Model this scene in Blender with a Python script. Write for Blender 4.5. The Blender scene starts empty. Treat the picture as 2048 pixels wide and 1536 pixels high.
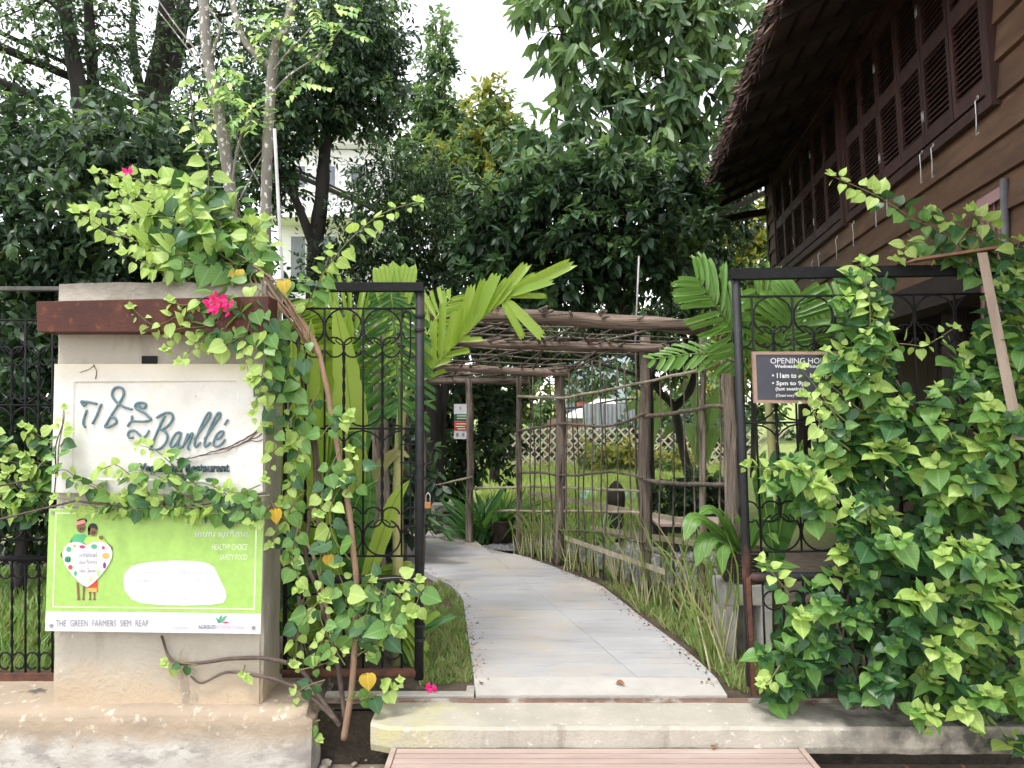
import bpy, bmesh, math, random
import numpy as np
from mathutils import Vector, Matrix, noise
random.seed(11)
rng = np.random.default_rng(11)
R = math.radians
scene = bpy.context.scene
col = scene.collection

# ------------------------------------------------------------------ camera, world, sun, exposure
F, CAMZ, TILT = 1550.0, 1.6, R(1.18)          # focal length in photo pixels (2048 wide), eye height above the threshold
cam = bpy.data.objects.new('camera', bpy.data.cameras.new('camera'))
col.objects.link(cam); scene.camera = cam
cam.data.sensor_width = 36.0; cam.data.lens = F / 2048 * 36.0
cam.data.clip_start = 0.05; cam.data.clip_end = 2000
cam.location = (0, 0, CAMZ); cam.rotation_euler = (R(90) + TILT, 0, 0)

SUN_AZ, SUN_EL = R(215), R(66)                # compass angle the light comes from (clockwise from +Y), height
sv = Vector((math.sin(SUN_AZ) * math.cos(SUN_EL), math.cos(SUN_AZ) * math.cos(SUN_EL), math.sin(SUN_EL)))
world = bpy.data.worlds.new('World'); scene.world = world; world.use_nodes = True
wn = world.node_tree; wn.nodes.clear()
sky = wn.nodes.new('ShaderNodeTexSky'); sky.sky_type = 'NISHITA'; sky.sun_disc = False
sky.sun_elevation = SUN_EL; sky.sun_rotation = SUN_AZ
sky.air_density = 1.3; sky.dust_density = 0.3; sky.ozone_density = 1.0
hs = wn.nodes.new('ShaderNodeHueSaturation'); hs.inputs['Saturation'].default_value = 0.12
bg = wn.nodes.new('ShaderNodeBackground'); bg.inputs[1].default_value = 0.15
wo = wn.nodes.new('ShaderNodeOutputWorld')
wn.links.new(sky.outputs[0], hs.inputs['Color']); wn.links.new(hs.outputs[0], bg.inputs[0]); wn.links.new(bg.outputs[0], wo.inputs[0])
sl = bpy.data.lights.new('sun', 'SUN'); sl.energy = 1.2; sl.angle = R(14); sl.color = (1.0, 0.965, 0.91)
so = bpy.data.objects.new('sun', sl); col.objects.link(so); so.rotation_euler = sv.to_track_quat('Z', 'Y').to_euler()
vs = scene.view_settings
vs.view_transform = 'Standard'; vs.look = 'None'; vs.gamma = 1.0; vs.use_curve_mapping = False; vs.exposure = 1.5
scene.render.engine = 'CYCLES'
scene.cycles.use_denoising = True; scene.cycles.use_adaptive_sampling = True; scene.cycles.adaptive_threshold = 0.05
scene.cycles.max_bounces = 4; scene.cycles.diffuse_bounces = 3; scene.cycles.glossy_bounces = 2; scene.cycles.transmission_bounces = 3; scene.cycles.transparent_max_bounces = 4

# ------------------------------------------------------------------ helpers
def ray(px, py):
    u = (px - 1024) / F; v = -(py - 768) / F
    return Vector((u, math.cos(TILT) - v * math.sin(TILT), math.sin(TILT) + v * math.cos(TILT)))
def P(px, py, Y):                              # the point at distance Y that the photo shows at (px, py)
    r = ray(px, py); s = Y / r.y
    return Vector((r.x * s, Y, CAMZ + r.z * s))
def G(px, py, z=0.0):                          # the point at height z that the photo shows at (px, py)
    r = ray(px, py); s = (z - CAMZ) / r.z
    return Vector((r.x * s, r.y * s, z))
def unit(v):
    v = Vector(v); return v.normalized() if v.length > 1e-9 else Vector((0, 0, 1))
WO = {}
def link(o, parent=None, wo=None):
    col.objects.link(o); wo = Vector(wo) if wo is not None else Vector((0, 0, 0))
    WO[o.name] = wo; o.location = wo
    if parent is not None:
        o.parent = parent; o.location = wo - WO[parent.name]
    return o
def thing(name, label, cat, loc=(0, 0, 0), group=None):
    o = bpy.data.objects.new(name, None); o.empty_display_size = 0.1
    link(o, None, loc); o['label'] = label; o['category'] = cat
    if group: o['group'] = group
    return o
def tag(o, label, cat, group=None):
    o['label'] = label; o['category'] = cat
    if group: o['group'] = group
    return o
def catmull(pts, n=6):
    pts = [Vector(p) for p in pts]
    if len(pts) < 3:
        return [pts[0].lerp(pts[-1], i / n) for i in range(n + 1)]
    out = []; q = [pts[0] * 2 - pts[1]] + pts + [pts[-1] * 2 - pts[-2]]
    for i in range(1, len(q) - 2):
        a, b, c, d = q[i - 1], q[i], q[i + 1], q[i + 2]
        for k in range(n):
            t = k / n
            out.append(0.5 * ((2 * b) + (c - a) * t + (2 * a - 5 * b + 4 * c - d) * t * t + (3 * b - a - 3 * c + d) * t ** 3))
    out.append(pts[-1]); return out
class MB:
    def __init__(s): s.v = []; s.f = []; s.m = []; s.mi = 0
    def face(s, idx): s.f.append(idx); s.m.append(s.mi)
    def quad(s, *p):
        b = len(s.v); s.v += [tuple(x) for x in p]; s.face(list(range(b, b + len(p))))
    def box(s, lo, hi, M=None):
        b = len(s.v); x0, y0, z0 = lo; x1, y1, z1 = hi
        c = [(x0, y0, z0), (x1, y0, z0), (x1, y1, z0), (x0, y1, z0), (x0, y0, z1), (x1, y0, z1), (x1, y1, z1), (x0, y1, z1)]
        s.v += [tuple(M @ Vector(p)) if M is not None else p for p in c]
        for q in ((3, 2, 1, 0), (4, 5, 6, 7), (0, 1, 5, 4), (1, 2, 6, 5), (2, 3, 7, 6), (3, 0, 4, 7)): s.face([b + i for i in q])
    def hexa(s, c):                            # eight corners, bottom ring then top ring
        b = len(s.v); s.v += [tuple(p) for p in c]
        for q in ((3, 2, 1, 0), (4, 5, 6, 7), (0, 1, 5, 4), (1, 2, 6, 5), (2, 3, 7, 6), (3, 0, 4, 7)): s.face([b + i for i in q])
    def tube(s, pts, r, n=6, rough=0.0, cap=True, seed=0, flat=None):
        pts = [Vector(p) for p in pts]; k = len(pts)
        if not hasattr(r, '__len__'): r = [r] * k
        if len(r) != k: r = [r[0] + (r[-1] - r[0]) * i / (k - 1) for i in range(k)]
        t = unit(pts[1] - pts[0]); u = t.orthogonal().normalized(); b0 = len(s.v)
        for i in range(k):
            tn = unit(pts[min(i + 1, k - 1)] - pts[max(i - 1, 0)])
            u = unit(u - tn * u.dot(tn)); w = tn.cross(u)
            for j in range(n):
                a = 2 * math.pi * j / n; rr = r[i]
                if rough: rr *= 1 + rough * noise.noise(Vector((math.cos(a) * 1.3 + seed, math.sin(a) * 1.3, i * 0.55 + seed * 3.1)))
                off = (u * math.cos(a) + w * math.sin(a)) * rr
                if flat: off.y *= flat
                s.v.append(tuple(pts[i] + off))
        for i in range(k - 1):
            for j in range(n):
                a, b = b0 + i * n + j, b0 + i * n + (j + 1) % n
                s.face([a, b, b + n, a + n])
        if cap:
            s.face([b0 + j for j in reversed(range(n))]); s.face([b0 + (k - 1) * n + j for j in range(n)])
    def prism(s, poly, d):                     # polygon (world points) pushed along d
        n = len(poly); b = len(s.v); d = Vector(d)
        s.v += [tuple(Vector(p)) for p in poly] + [tuple(Vector(p) + d) for p in poly]
        s.face(list(range(b, b + n))); s.face([b + n + i for i in reversed(range(n))])
        for i in range(n): s.face([b + i, b + n + i, b + n + (i + 1) % n, b + (i + 1) % n])
    def grid(s, fn, nu, nv):
        b = len(s.v)
        for j in range(nv + 1):
            for i in range(nu + 1): s.v.append(tuple(fn(i / nu, j / nv)))
        for j in range(nv):
            for i in range(nu):
                a = b + j * (nu + 1) + i; s.face([a, a + 1, a + nu + 2, a + nu + 1])
    def lathe(s, c, prof, n=16):
        b = len(s.v); k = len(prof)
        for r, z in prof:
            for j in range(n):
                a = 2 * math.pi * j / n; s.v.append((c[0] + r * math.cos(a), c[1] + r * math.sin(a), c[2] + z))
        for i in range(k - 1):
            for j in range(n):
                q, w = b + i * n + j, b + i * n + (j + 1) % n; s.face([q, w, w + n, q + n])
        s.face([b + (k - 1) * n + j for j in range(n)]); s.face([b + j for j in reversed(range(n))])
    def build(s, name, mats, parent=None, smooth=False, bevel=0.0, recalc=False):
        me = bpy.data.meshes.new(name); me.from_pydata(s.v, [], s.f)
        if not isinstance(mats, (list, tuple)): mats = [mats]
        for m in mats: me.materials.append(m)
        if any(s.m): me.polygons.foreach_set('material_index', s.m)
        if bevel or recalc:
            bm = bmesh.new(); bm.from_mesh(me); bmesh.ops.recalc_face_normals(bm, faces=bm.faces)
            if bevel: bmesh.ops.bevel(bm, geom=[e for e in bm.edges if e.calc_face_angle(0) > 0.5], offset=bevel, segments=2, affect='EDGES', profile=0.6)
            bm.to_mesh(me); bm.free()
        if smooth: me.polygons.foreach_set('use_smooth', [True] * len(me.polygons))
        me.update()
        return link(bpy.data.objects.new(name, me), parent)
def struct(o): o['kind'] = 'structure'; return o
def stuff(o): o['kind'] = 'stuff'; return o
def wob(pts, a, f=2.0, seed=0.0):
    return [Vector(p) + noise.noise_vector(Vector(p) * f + Vector((seed, seed * 2, 0))) * a for p in pts]
def seg(a, b, n): a, b = Vector(a), Vector(b); return [a.lerp(b, i / n) for i in range(n + 1)]

# ------------------------------------------------------------------ materials
def newmat(name):
    m = bpy.data.materials.new(name); m.use_nodes = True; nt = m.node_tree
    return m, nt, nt.nodes['Principled BSDF']
def N(nt, kind, **kw):
    n = nt.nodes.new(kind)
    for k, v in kw.items(): setattr(n, k, v)
    return n
def noise_fac(nt, scale, detail=5, lo=0.35, hi=0.65, stretch=(1, 1, 1), rough=0.6, seed=0.0, coord='Object'):
    tc = N(nt, 'ShaderNodeTexCoord'); mp = N(nt, 'ShaderNodeMapping'); mp.inputs['Scale'].default_value = stretch
    mp.inputs['Location'].default_value = (seed, seed * 1.7, seed * 0.6)
    nz = N(nt, 'ShaderNodeTexNoise'); nz.inputs['Scale'].default_value = scale; nz.inputs['Detail'].default_value = detail; nz.inputs['Roughness'].default_value = rough
    mr = N(nt, 'ShaderNodeMapRange'); mr.inputs[1].default_value = lo; mr.inputs[2].default_value = hi
    nt.links.new(tc.outputs[coord], mp.inputs[0]); nt.links.new(mp.outputs[0], nz.inputs[0]); nt.links.new(nz.outputs['Fac'], mr.inputs[0])
    return mr.outputs[0]
def mixc(nt, fac, a, b):
    mx = N(nt, 'ShaderNodeMix', data_type='RGBA')
    for s, x in ((0, fac), (6, a), (7, b)):
        if isinstance(x, bpy.types.NodeSocket): nt.links.new(x, mx.inputs[s])
        else: mx.inputs[s].default_value = x if s == 0 else (*x, 1)
    return mx.outputs[2]
def zmask(nt, z0, z1, wobble=0.0, wscale=6.0):           # 0 below z0, 1 above z1, with an uneven border
    g = N(nt, 'ShaderNodeNewGeometry'); sp = N(nt, 'ShaderNodeSeparateXYZ'); nt.links.new(g.outputs['Position'], sp.inputs[0])
    nz = N(nt, 'ShaderNodeTexNoise'); nz.inputs['Scale'].default_value = wscale; nz.inputs['Detail'].default_value = 5
    nt.links.new(g.outputs['Position'], nz.inputs[0])
    ma = N(nt, 'ShaderNodeMath', operation='MULTIPLY_ADD'); nt.links.new(nz.outputs['Fac'], ma.inputs[0]); ma.inputs[1].default_value = wobble
    nt.links.new(sp.outputs[2], ma.inputs[2])
    mr = N(nt, 'ShaderNodeMapRange'); mr.inputs[1].default_value = z0 + wobble / 2; mr.inputs[2].default_value = z1 + wobble / 2
    nt.links.new(ma.outputs[0], mr.inputs[0]); return mr.outputs[0]
def bumpn(nt, bs, scale, strength, stretch=(1, 1, 1), dist=0.01, detail=6):
    f = noise_fac(nt, scale, detail, 0.2, 0.8, stretch)
    b = N(nt, 'ShaderNodeBump'); b.inputs['Strength'].default_value = strength; b.inputs['Distance'].default_value = dist
    nt.links.new(f, b.inputs['Height']); nt.links.new(b.outputs[0], bs.inputs['Normal'])
def mat(name, c1, c2=None, scale=6, rough=0.75, bump=0.0, bscale=40, stretch=(1, 1, 1), metal=0.0, stains=(), spec=0.4, dist=0.01, objrand=0.0):
    m, nt, bs = newmat(name); c2 = c2 or tuple(x * 0.8 for x in c1)
    c = mixc(nt, noise_fac(nt, scale, stretch=stretch), c1, c2)
    for i, (sc, sscale, lo, hi, sst) in enumerate(stains):
        c = mixc(nt, noise_fac(nt, sscale, 6, lo, hi, sst, seed=3.3 * (i + 1)), c, sc)
    if objrand:
        oi = N(nt, 'ShaderNodeObjectInfo'); hsv = N(nt, 'ShaderNodeHueSaturation'); mr = N(nt, 'ShaderNodeMapRange')
        mr.inputs[3].default_value = 1 - objrand; mr.inputs[4].default_value = 1 + objrand
        nt.links.new(oi.outputs['Random'], mr.inputs[0]); nt.links.new(mr.outputs[0], hsv.inputs['Value']); nt.links.new(c, hsv.inputs['Color']); c = hsv.outputs[0]
    nt.links.new(c, bs.inputs['Base Color']); bs.inputs['Roughness'].default_value = rough; bs.inputs['Metallic'].default_value = metal
    bs.inputs['Specular IOR Level'].default_value = spec
    if bump: bumpn(nt, bs, bscale, bump, stretch, dist)
    return m
def leafmat(name, c1, c2, trans=0.35, rough=0.42, tcol=None, spec=0.4, vein=True, rib=0):
    m, nt, bs = newmat(name)
    oi = N(nt, 'ShaderNodeObjectInfo'); g = N(nt, 'ShaderNodeNewGeometry')
    ad = N(nt, 'ShaderNodeMath', operation='ADD'); fr = N(nt, 'ShaderNodeMath', operation='FRACT')
    nt.links.new(oi.outputs['Random'], ad.inputs[0]); nt.links.new(g.outputs['Random Per Island'], ad.inputs[1]); nt.links.new(ad.outputs[0], fr.inputs[0])
    c = mixc(nt, fr.outputs[0], c1, c2)
    if vein:
        c = mixc(nt, noise_fac(nt, 30, 2, 0.45, 0.8), c, tuple(x * 0.75 for x in c1))
        uv = N(nt, 'ShaderNodeUVMap'); sp = N(nt, 'ShaderNodeSeparateXYZ'); nt.links.new(uv.outputs[0], sp.inputs[0])
        def mth(op, a, b2=None):
            q = N(nt, 'ShaderNodeMath', operation=op)
            for i, x in enumerate((a, b2)):
                if x is None: continue
                if isinstance(x, bpy.types.NodeSocket): nt.links.new(x, q.inputs[i])
                else: q.inputs[i].default_value = x
            return q.outputs[0]
        ax = mth('ABSOLUTE', sp.outputs[0]); mid_ = mth('LESS_THAN', ax, .022)
        if rib: v_ = mth('MULTIPLY', mth('GREATER_THAN', mth('FRACT', mth('MULTIPLY', sp.outputs[0], rib)), .72), .8); dk = tuple(x * .55 for x in c1)
        else: v_ = mth('MAXIMUM', mid_, mth('MULTIPLY', mth('LESS_THAN', mth('FRACT', mth('MULTIPLY', mth('SUBTRACT', sp.outputs[1], mth('MULTIPLY', ax, .75)), 6.5)), .12), .7)); v_ = mth('MULTIPLY', v_, .55); dk = tuple(min(1, x * 1.55 + .05) for x in c2)
        c = mixc(nt, v_, c, dk)
    nt.links.new(c, bs.inputs['Base Color']); bs.inputs['Roughness'].default_value = rough; bs.inputs['Specular IOR Level'].default_value = spec
    tr = N(nt, 'ShaderNodeBsdfTranslucent'); tcol = tcol or (c1[0] * 1.5 + .02, c1[1] * 1.5, c1[2] * 0.6)
    tr.inputs[0].default_value = (*tcol, 1)
    ms = N(nt, 'ShaderNodeMixShader'); ms.inputs[0].default_value = trans
    nt.links.new(bs.outputs[0], ms.inputs[1]); nt.links.new(tr.outputs[0], ms.inputs[2]); nt.links.new(ms.outputs[0], nt.nodes['Material Output'].inputs[0])
    return m

m_conc = mat('weathered_concrete', (.46, .43, .385), (.38, .355, .31), 5, .85, .35, 60, stains=(((.22, .205, .18), 3, .56, .72, (1, 1, .35)), ((.5, .46, .36), 2.2, .55, .7, (1, 1, 1))))
m_rust = mat('rusted_steel', (.085, .028, .02), (.055, .02, .016), 8, .7, .3, 90, stains=(((.16, .055, .025), 20, .56, .7, (1, 1, 1)),), spec=.3)
m_rusty = mat('flaking_rust', (.15, .06, .035), (.075, .035, .025), 14, .85, .5, 90)
m_iron = mat('black_iron', (.006, .0065, .008), (.012, .012, .014), 25, .6, .25, 120, stains=(((.10, .055, .035), 9, .66, .74, (1, 1, 1)), ((.22, .21, .17), 45, .72, .78, (1, 1, .4))), spec=.2)
m_pipe = mat('worn_black_pipe', (.007, .008, .011), (.016, .016, .019), 12, .55, .3, 90, stains=(((.13, .065, .045), 5, .6, .72, (1, 1, .5)), ((.32, .31, .27), 30, .73, .78, (1, 1, .3))))
m_log = mat('old_log', (.29, .235, .19), (.13, .1, .08), 12, .9, 1.0, 40, stretch=(1.6, 1.6, .16), stains=(((.42, .355, .3), 8, .54, .7, (2, 2, .12)), ((.035, .025, .02), 18, .55, .63, (2.5, 2.5, .1))), dist=.02, objrand=.18)
m_beam = mat('old_beam_log', (.3, .225, .175), (.13, .09, .07), 12, .9, 1.0, 40, stretch=(.16, 1.6, 1.6), stains=(((.44, .34, .27), 8, .54, .7, (.12, 2, 2)), ((.035, .025, .02), 18, .55, .63, (.1, 2.5, 2.5))), dist=.02, objrand=.2)
m_stick = mat('dry_stick', (.15, .12, .095), (.06, .048, .038), 20, .9, .4, 60, stains=(((.24, .21, .17), 14, .6, .75, (1, 1, 1)),), objrand=.35)
m_bamboo = mat('split_bamboo', (.36, .31, .22), (.22, .19, .14), 14, .8, .2, 60, objrand=.3)
m_soil = mat('dark_soil', (.075, .058, .042), (.03, .024, .018), 9, .95, .9, 60, stains=(((.15, .11, .07), 18, .6, .72, (1, 1, 1)),), dist=.02)
m_bark = mat('dark_bark', (.05, .044, .038), (.022, .02, .018), 8, .9, .6, 40, stretch=(1, 1, .25))
m_palebark = mat('speckled_bark', (.25, .23, .2), (.175, .16, .135), 5, .85, .35, 70, stains=(((.66, .64, .6), 30, .57, .61, (1, 1, .8)), ((.08, .07, .055), 18, .66, .72, (1, 1, 2.5))))
m_stem = mat('vine_bark', (.34, .215, .14), (.22, .14, .095), 14, .85, .5, 60, stretch=(1, 1, .3), stains=(((.14, .09, .065), 20, .62, .7, (1, 1, .3)),))
m_stemd = mat('old_vine_bark', (.15, .11, .09), (.08, .06, .05), 14, .9, .5, 60)
m_green_stem = mat('green_shoot', (.13, .17, .05), (.17, .13, .06), 12, .6)
# leaves
L_young = leafmat('leaf_young', (.34, .5, .11), (.48, .62, .2), .42, .4, (.48, .66, .13))
L_mid = leafmat('leaf_mid', (.11, .24, .055), (.17, .31, .08), .34, .38, (.2, .42, .05))
L_old = leafmat('leaf_old', (.028, .088, .028), (.052, .128, .045), .24, .36, (.085, .2, .04))
L_yel = leafmat('leaf_yellow', (.68, .42, .03), (.6, .46, .08), .35, .5, (.7, .45, .03))
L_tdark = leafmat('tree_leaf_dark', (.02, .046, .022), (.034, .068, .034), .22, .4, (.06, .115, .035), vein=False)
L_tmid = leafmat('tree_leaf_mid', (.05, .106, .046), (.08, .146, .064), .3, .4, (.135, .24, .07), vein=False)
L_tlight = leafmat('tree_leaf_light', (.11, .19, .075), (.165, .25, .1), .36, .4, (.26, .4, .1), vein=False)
L_tyel = leafmat('tree_leaf_yellowing', (.22, .26, .05), (.34, .3, .05), .4, .45, (.4, .42, .06), vein=False)
L_palm = leafmat('palm_leaf_sunny', (.22, .36, .04), (.32, .44, .07), .42, .36, (.46, .64, .06), rib=6)
L_palmd = leafmat('palm_leaf_green', (.06, .18, .045), (.11, .25, .07), .3, .34, (.16, .36, .05), rib=6)
L_palmm = leafmat('palm_leaf_fresh', (.13, .28, .06), (.2, .36, .09), .36, .34, (.28, .48, .07), rib=6)
L_lime = leafmat('lime_leaf', (.34, .5, .07), (.44, .58, .12), .45, .4, (.55, .72, .1), vein=False)
L_grass = leafmat('grass_blade', (.12, .21, .04), (.22, .29, .07), .3, .5, (.28, .42, .07), vein=False)
L_lawn = leafmat('lawn_blade', (.34, .45, .1), (.44, .52, .15), .4, .5, (.5, .64, .15), vein=False)
L_straw = leafmat('dry_straw', (.36, .32, .15), (.22, .24, .09), .25, .6, (.4, .36, .15), vein=False)

# ------------------------------------------------------------------ leaf clouds
def tri_template(rows, fold=0.15, droop=0.15):
    """rows: list of (half width, y); the leaf runs along +y, folded on its midrib; returns verts, triangles"""
    v = []; f = []; idx = []
    for w, y in rows:
        z = -droop * y * y
        if w == 0: idx.append((len(v),)); v.append((0, y, z))
        else:
            idx.append((len(v), len(v) + 1, len(v) + 2)); v += [(-w, y, z + fold * w), (0, y, z), (w, y, z + fold * w)]
    for a, b in zip(idx, idx[1:]):
        if len(a) == 1 and len(b) == 3: f += [(a[0], b[1], b[0]), (a[0], b[2], b[1])]
        elif len(a) == 3 and len(b) == 3: f += [(a[0], a[1], b[1]), (a[0], b[1], b[0]), (a[1], a[2], b[2]), (a[1], b[2], b[1])]
        elif len(a) == 3: f += [(a[0], a[1], b[0]), (a[1], a[2], b[0])]
    return np.array(v, float), np.array(f, int)
T_heart = tri_template([(0, .02), (.26, -.04), (.43, .1), (.49, .3), (.43, .52), (.28, .73), (.13, .88), (.04, .97), (0, 1.06)], .2, .2)
T_oval = tri_template([(0, 0), (.2, .18), (.27, .45), (.17, .76), (0, 1)], .25, .25)
T_lance = tri_template([(0, 0), (.1, .15), (.14, .45), (.09, .78), (0, 1)], .3, .3)
T_tree = tri_template([(0, 0), (.22, .28), (.2, .66), (0, 1)], .3, .25)
T_dia = tri_template([(0, 0), (.26, .42), (0, 1)], .3, .15)
T_blade = tri_template([(.03, 0), (.025, .5), (0, 1)], .2, .3)
def nrmz(a): return a / np.maximum(np.linalg.norm(a, axis=-1, keepdims=True), 1e-9)
def frames(d, n):
    y = nrmz(d); z = nrmz(n - y * (n * y).sum(-1, keepdims=True)); x = np.cross(y, z); return x, y, z
def np_mesh(name, V, T, mi, mats, parent=None, smooth=False, uv=None):
    me = bpy.data.meshes.new(name); me.vertices.add(len(V)); me.vertices.foreach_set('co', V.astype(np.float32).ravel())
    me.loops.add(T.size); me.loops.foreach_set('vertex_index', T.astype(np.int32).ravel())
    me.polygons.add(len(T)); me.polygons.foreach_set('loop_start', np.arange(0, T.size, 3, dtype=np.int32))
    try: me.polygons.foreach_set('loop_total', np.full(len(T), 3, np.int32))
    except Exception: pass
    for m in mats: me.materials.append(m)
    if mi is not None: me.polygons.foreach_set('material_index', mi.astype(np.int32))
    if smooth: me.polygons.foreach_set('use_smooth', np.ones(len(T), bool))
    if uv is not None: me.uv_layers.new(name='UVMap').data.foreach_set('uv', uv.astype(np.float32).ravel())
    me.update(calc_edges=True)
    return link(bpy.data.objects.new(name, me), parent)
def leaf_mesh(name, tmpl, pos, d, n, size, mi, mats, parent=None, wscale=1.0, smooth=True):
    pos = np.asarray(pos, float); size = np.asarray(size, float); tv, tf = tmpl
    x, y, z = frames(np.asarray(d, float), np.asarray(n, float))
    w = np.asarray(wscale, float) * np.ones(len(pos)) * rng.uniform(.82, 1.15, len(pos)); zs = rng.uniform(-.3, 1.9, len(pos))
    V = (pos[:, None, :] + size[:, None, None] * (tv[None, :, 0:1] * w[:, None, None] * x[:, None, :] + tv[None, :, 1:2] * y[:, None, :] + tv[None, :, 2:3] * zs[:, None, None] * z[:, None, :]))
    k = len(tv); T = (tf[None] + (np.arange(len(pos)) * k)[:, None, None]).reshape(-1, 3)
    return np_mesh(name, V.reshape(-1, 3), T, np.repeat(np.asarray(mi), len(tf)), mats, parent, smooth, np.tile(tv[tf.ravel(), :2], (len(pos), 1)) if len(tf) > 9 or len(tv) == 16 else None)
def rvec(n): return nrmz(rng.normal(size=(n, 3)))
def leaf_cloud(lobes, nclu, per, size, twig, droop=0.3, shell=0.35, probs=(.5, .4, .1), up=0.8, topbright=True):
    """clusters of leaves spread through ellipsoid lobes; lobes: (centre, radii)"""
    C = np.array([l[0] for l in lobes], float); Rd = np.array([l[1] for l in lobes], float)
    wgt = (Rd[:, 0] * Rd[:, 2] + Rd[:, 0] * Rd[:, 1]); wgt /= wgt.sum()
    k = rng.choice(len(lobes), nclu, p=wgt); u = rvec(nclu)
    r = (shell + (1 - shell) * rng.random(nclu) ** 0.6)[:, None]
    jit = 1 + 0.18 * rng.normal(size=(nclu, 1))
    c = C[k] + Rd[k] * u * r * jit
    ax = nrmz(u * np.array([1, 1, .7]) + rvec(nclu) * .7 + np.array([0, 0, .15]))
    t = rng.random((nclu, per)); rad = rvec(nclu * per).reshape(nclu, per, 3)
    pos = c[:, None] + ax[:, None] * (t * twig)[..., None] + rad * twig * .12
    d = nrmz(ax[:, None] * .55 + rad * .9 + np.array([0, 0, -droop]))
    n = nrmz(np.array([0, -.25, up]) + rvec(nclu * per).reshape(nclu, per, 3) * .55)
    s = size * (.65 + .7 * rng.random((nclu, per)))
    cm = rng.choice(len(probs), nclu, p=np.array(probs) / sum(probs))
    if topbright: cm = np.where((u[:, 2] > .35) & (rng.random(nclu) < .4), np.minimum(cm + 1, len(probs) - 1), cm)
    mi = np.repeat(cm, per)
    return pos.reshape(-1, 3), d.reshape(-1, 3), n.reshape(-1, 3), s.ravel(), mi
def lobe(px, py, Y, rx, ry, dy):               # ellipsoid: centre and half sizes given at distance Y
    return (P(px, py, Y), (rx * Y / F, dy, ry * Y / F))
def cull(data):                                # drop leaves the crown never needs (below ground)
    pos = data[0]; k = pos[:, 2] > 0.02
    return tuple(a[k] for a in data)
# ================================================================== SETTING
# street in front (lower), garden behind
b = MB(); b.grid(lambda u, v: (-60 + 120 * u, -60 + 64.05 * v, -0.285), 1, 1); 
m_street = mat('dusty_ground', (.3, .25, .19), (.2, .165, .125), 5, .95, .6, 50, stains=(((.11, .085, .06), 11, .55, .7, (1, 1, 1)),))
struct(b.build('street', m_street))
b = MB()
gx = [-200, -40, -12] + [-9 + .5 * i for i in range(37)] + [12, 40, 200]; gy = [4.1, 4.4] + [4.7 + .5 * i for i in range(34)] + [24, 40, 120, 400]
for y in gy:
    for x in gx:
        h = -0.02 if y < 4.3 else (0.02 * noise.noise(Vector((x, y, 0)) * .8) - .01 if abs(x) < 12 and y < 22 else -.01)
        b.v.append((x, y, h))
nx = len(gx)
for j in range(len(gy) - 1):
    for i in range(nx - 1): a = j * nx + i; b.face([a, a + 1, a + nx + 1, a + nx])
def lawn_mat():
    m, nt, bs = newmat('lawn_turf')
    c = mixc(nt, noise_fac(nt, 1.1, 6, .35, .6), (.26, .35, .08), (.32, .38, .11))
    c = mixc(nt, noise_fac(nt, 35, 5, .5, .7), c, (.07, .1, .03))
    # bare dark soil close to the fence line, open lawn farther off
    g = N(nt, 'ShaderNodeNewGeometry'); sp = N(nt, 'ShaderNodeSeparateXYZ'); nt.links.new(g.outputs['Position'], sp.inputs[0])
    mr = N(nt, 'ShaderNodeMapRange'); mr.inputs[1].default_value = 8.2; mr.inputs[2].default_value = 9.6; nt.links.new(sp.outputs[1], mr.inputs[0])
    soil = mixc(nt, noise_fac(nt, 9, 6, .4, .7), (.07, .052, .036), (.13, .1, .068))
    c = mixc(nt, mr.outputs[0], soil, c)
    nt.links.new(c, bs.inputs['Base Color']); bs.inputs['Roughness'].default_value = .95; bumpn(nt, bs, 60, .8, dist=.02); return m
struct(b.build('garden_ground', lawn_mat(), smooth=True))
# drain bank under the slab
b = MB(); b.box((-1.2, 4.06, -.4), (9, 4.098, -.03)); struct(b.build('earth_bank', m_soil))

# ---- path of paving slabs
Lpx = [(953, 1396), (945, 1330), (935, 1260), (926, 1194), (902, 1170), (845, 1140), (800, 1118), (740, 1095), (640, 1078), (420, 1062)]
Rpx = [(1462, 1396), (1425, 1345), (1360, 1290), (1285, 1235), (1200, 1168), (1050, 1112), (950, 1090), (880, 1075), (800, 1063), (640, 1050)]
PZ = .038
Lw = [G(x, y, PZ) for x, y in Lpx]; Rw = [G(x, y, PZ) for x, y in Rpx]
def ipx(poly, Y):
    for a, b2 in zip(poly, poly[1:]):
        if a.y <= Y <= b2.y: return a.x + (b2.x - a.x) * (Y - a.y) / (b2.y - a.y)
    return poly[0].x if Y < poly[0].y else poly[-1].x
m_slab = mat('grey_paving', (.43, .425, .43), (.36, .355, .365), 3, .8, .25, 60, stretch=(.5, 1.6, 1), stains=(((.45, .4, .335), 1.8, .45, .7, (1, 1, 1)), ((.29, .275, .26), 5, .6, .72, (.35, 1.6, 1)), ((.2, .18, .16), 14, .7, .76, (.5, 1.2, 1)), ((.38, .36, .34), 70, .7, .78, (1, 1, 1))), objrand=.035)
m_ramp = mat('pale_mortar', (.48, .455, .42), (.4, .38, .35), 5, .85, .3, 60)
path = bpy.data.objects.new('path', None); link(path); path['kind'] = 'structure'
b = MB(); 
ys = [4.165]; 
while ys[-1] < 9.3: ys.append(ys[-1] + .235 * (1 + .08 * random.uniform(-1, 1)))
Mid0, Mid1 = G(1325, 1396, PZ), G(1010, 1130, PZ)
first = True
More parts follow.
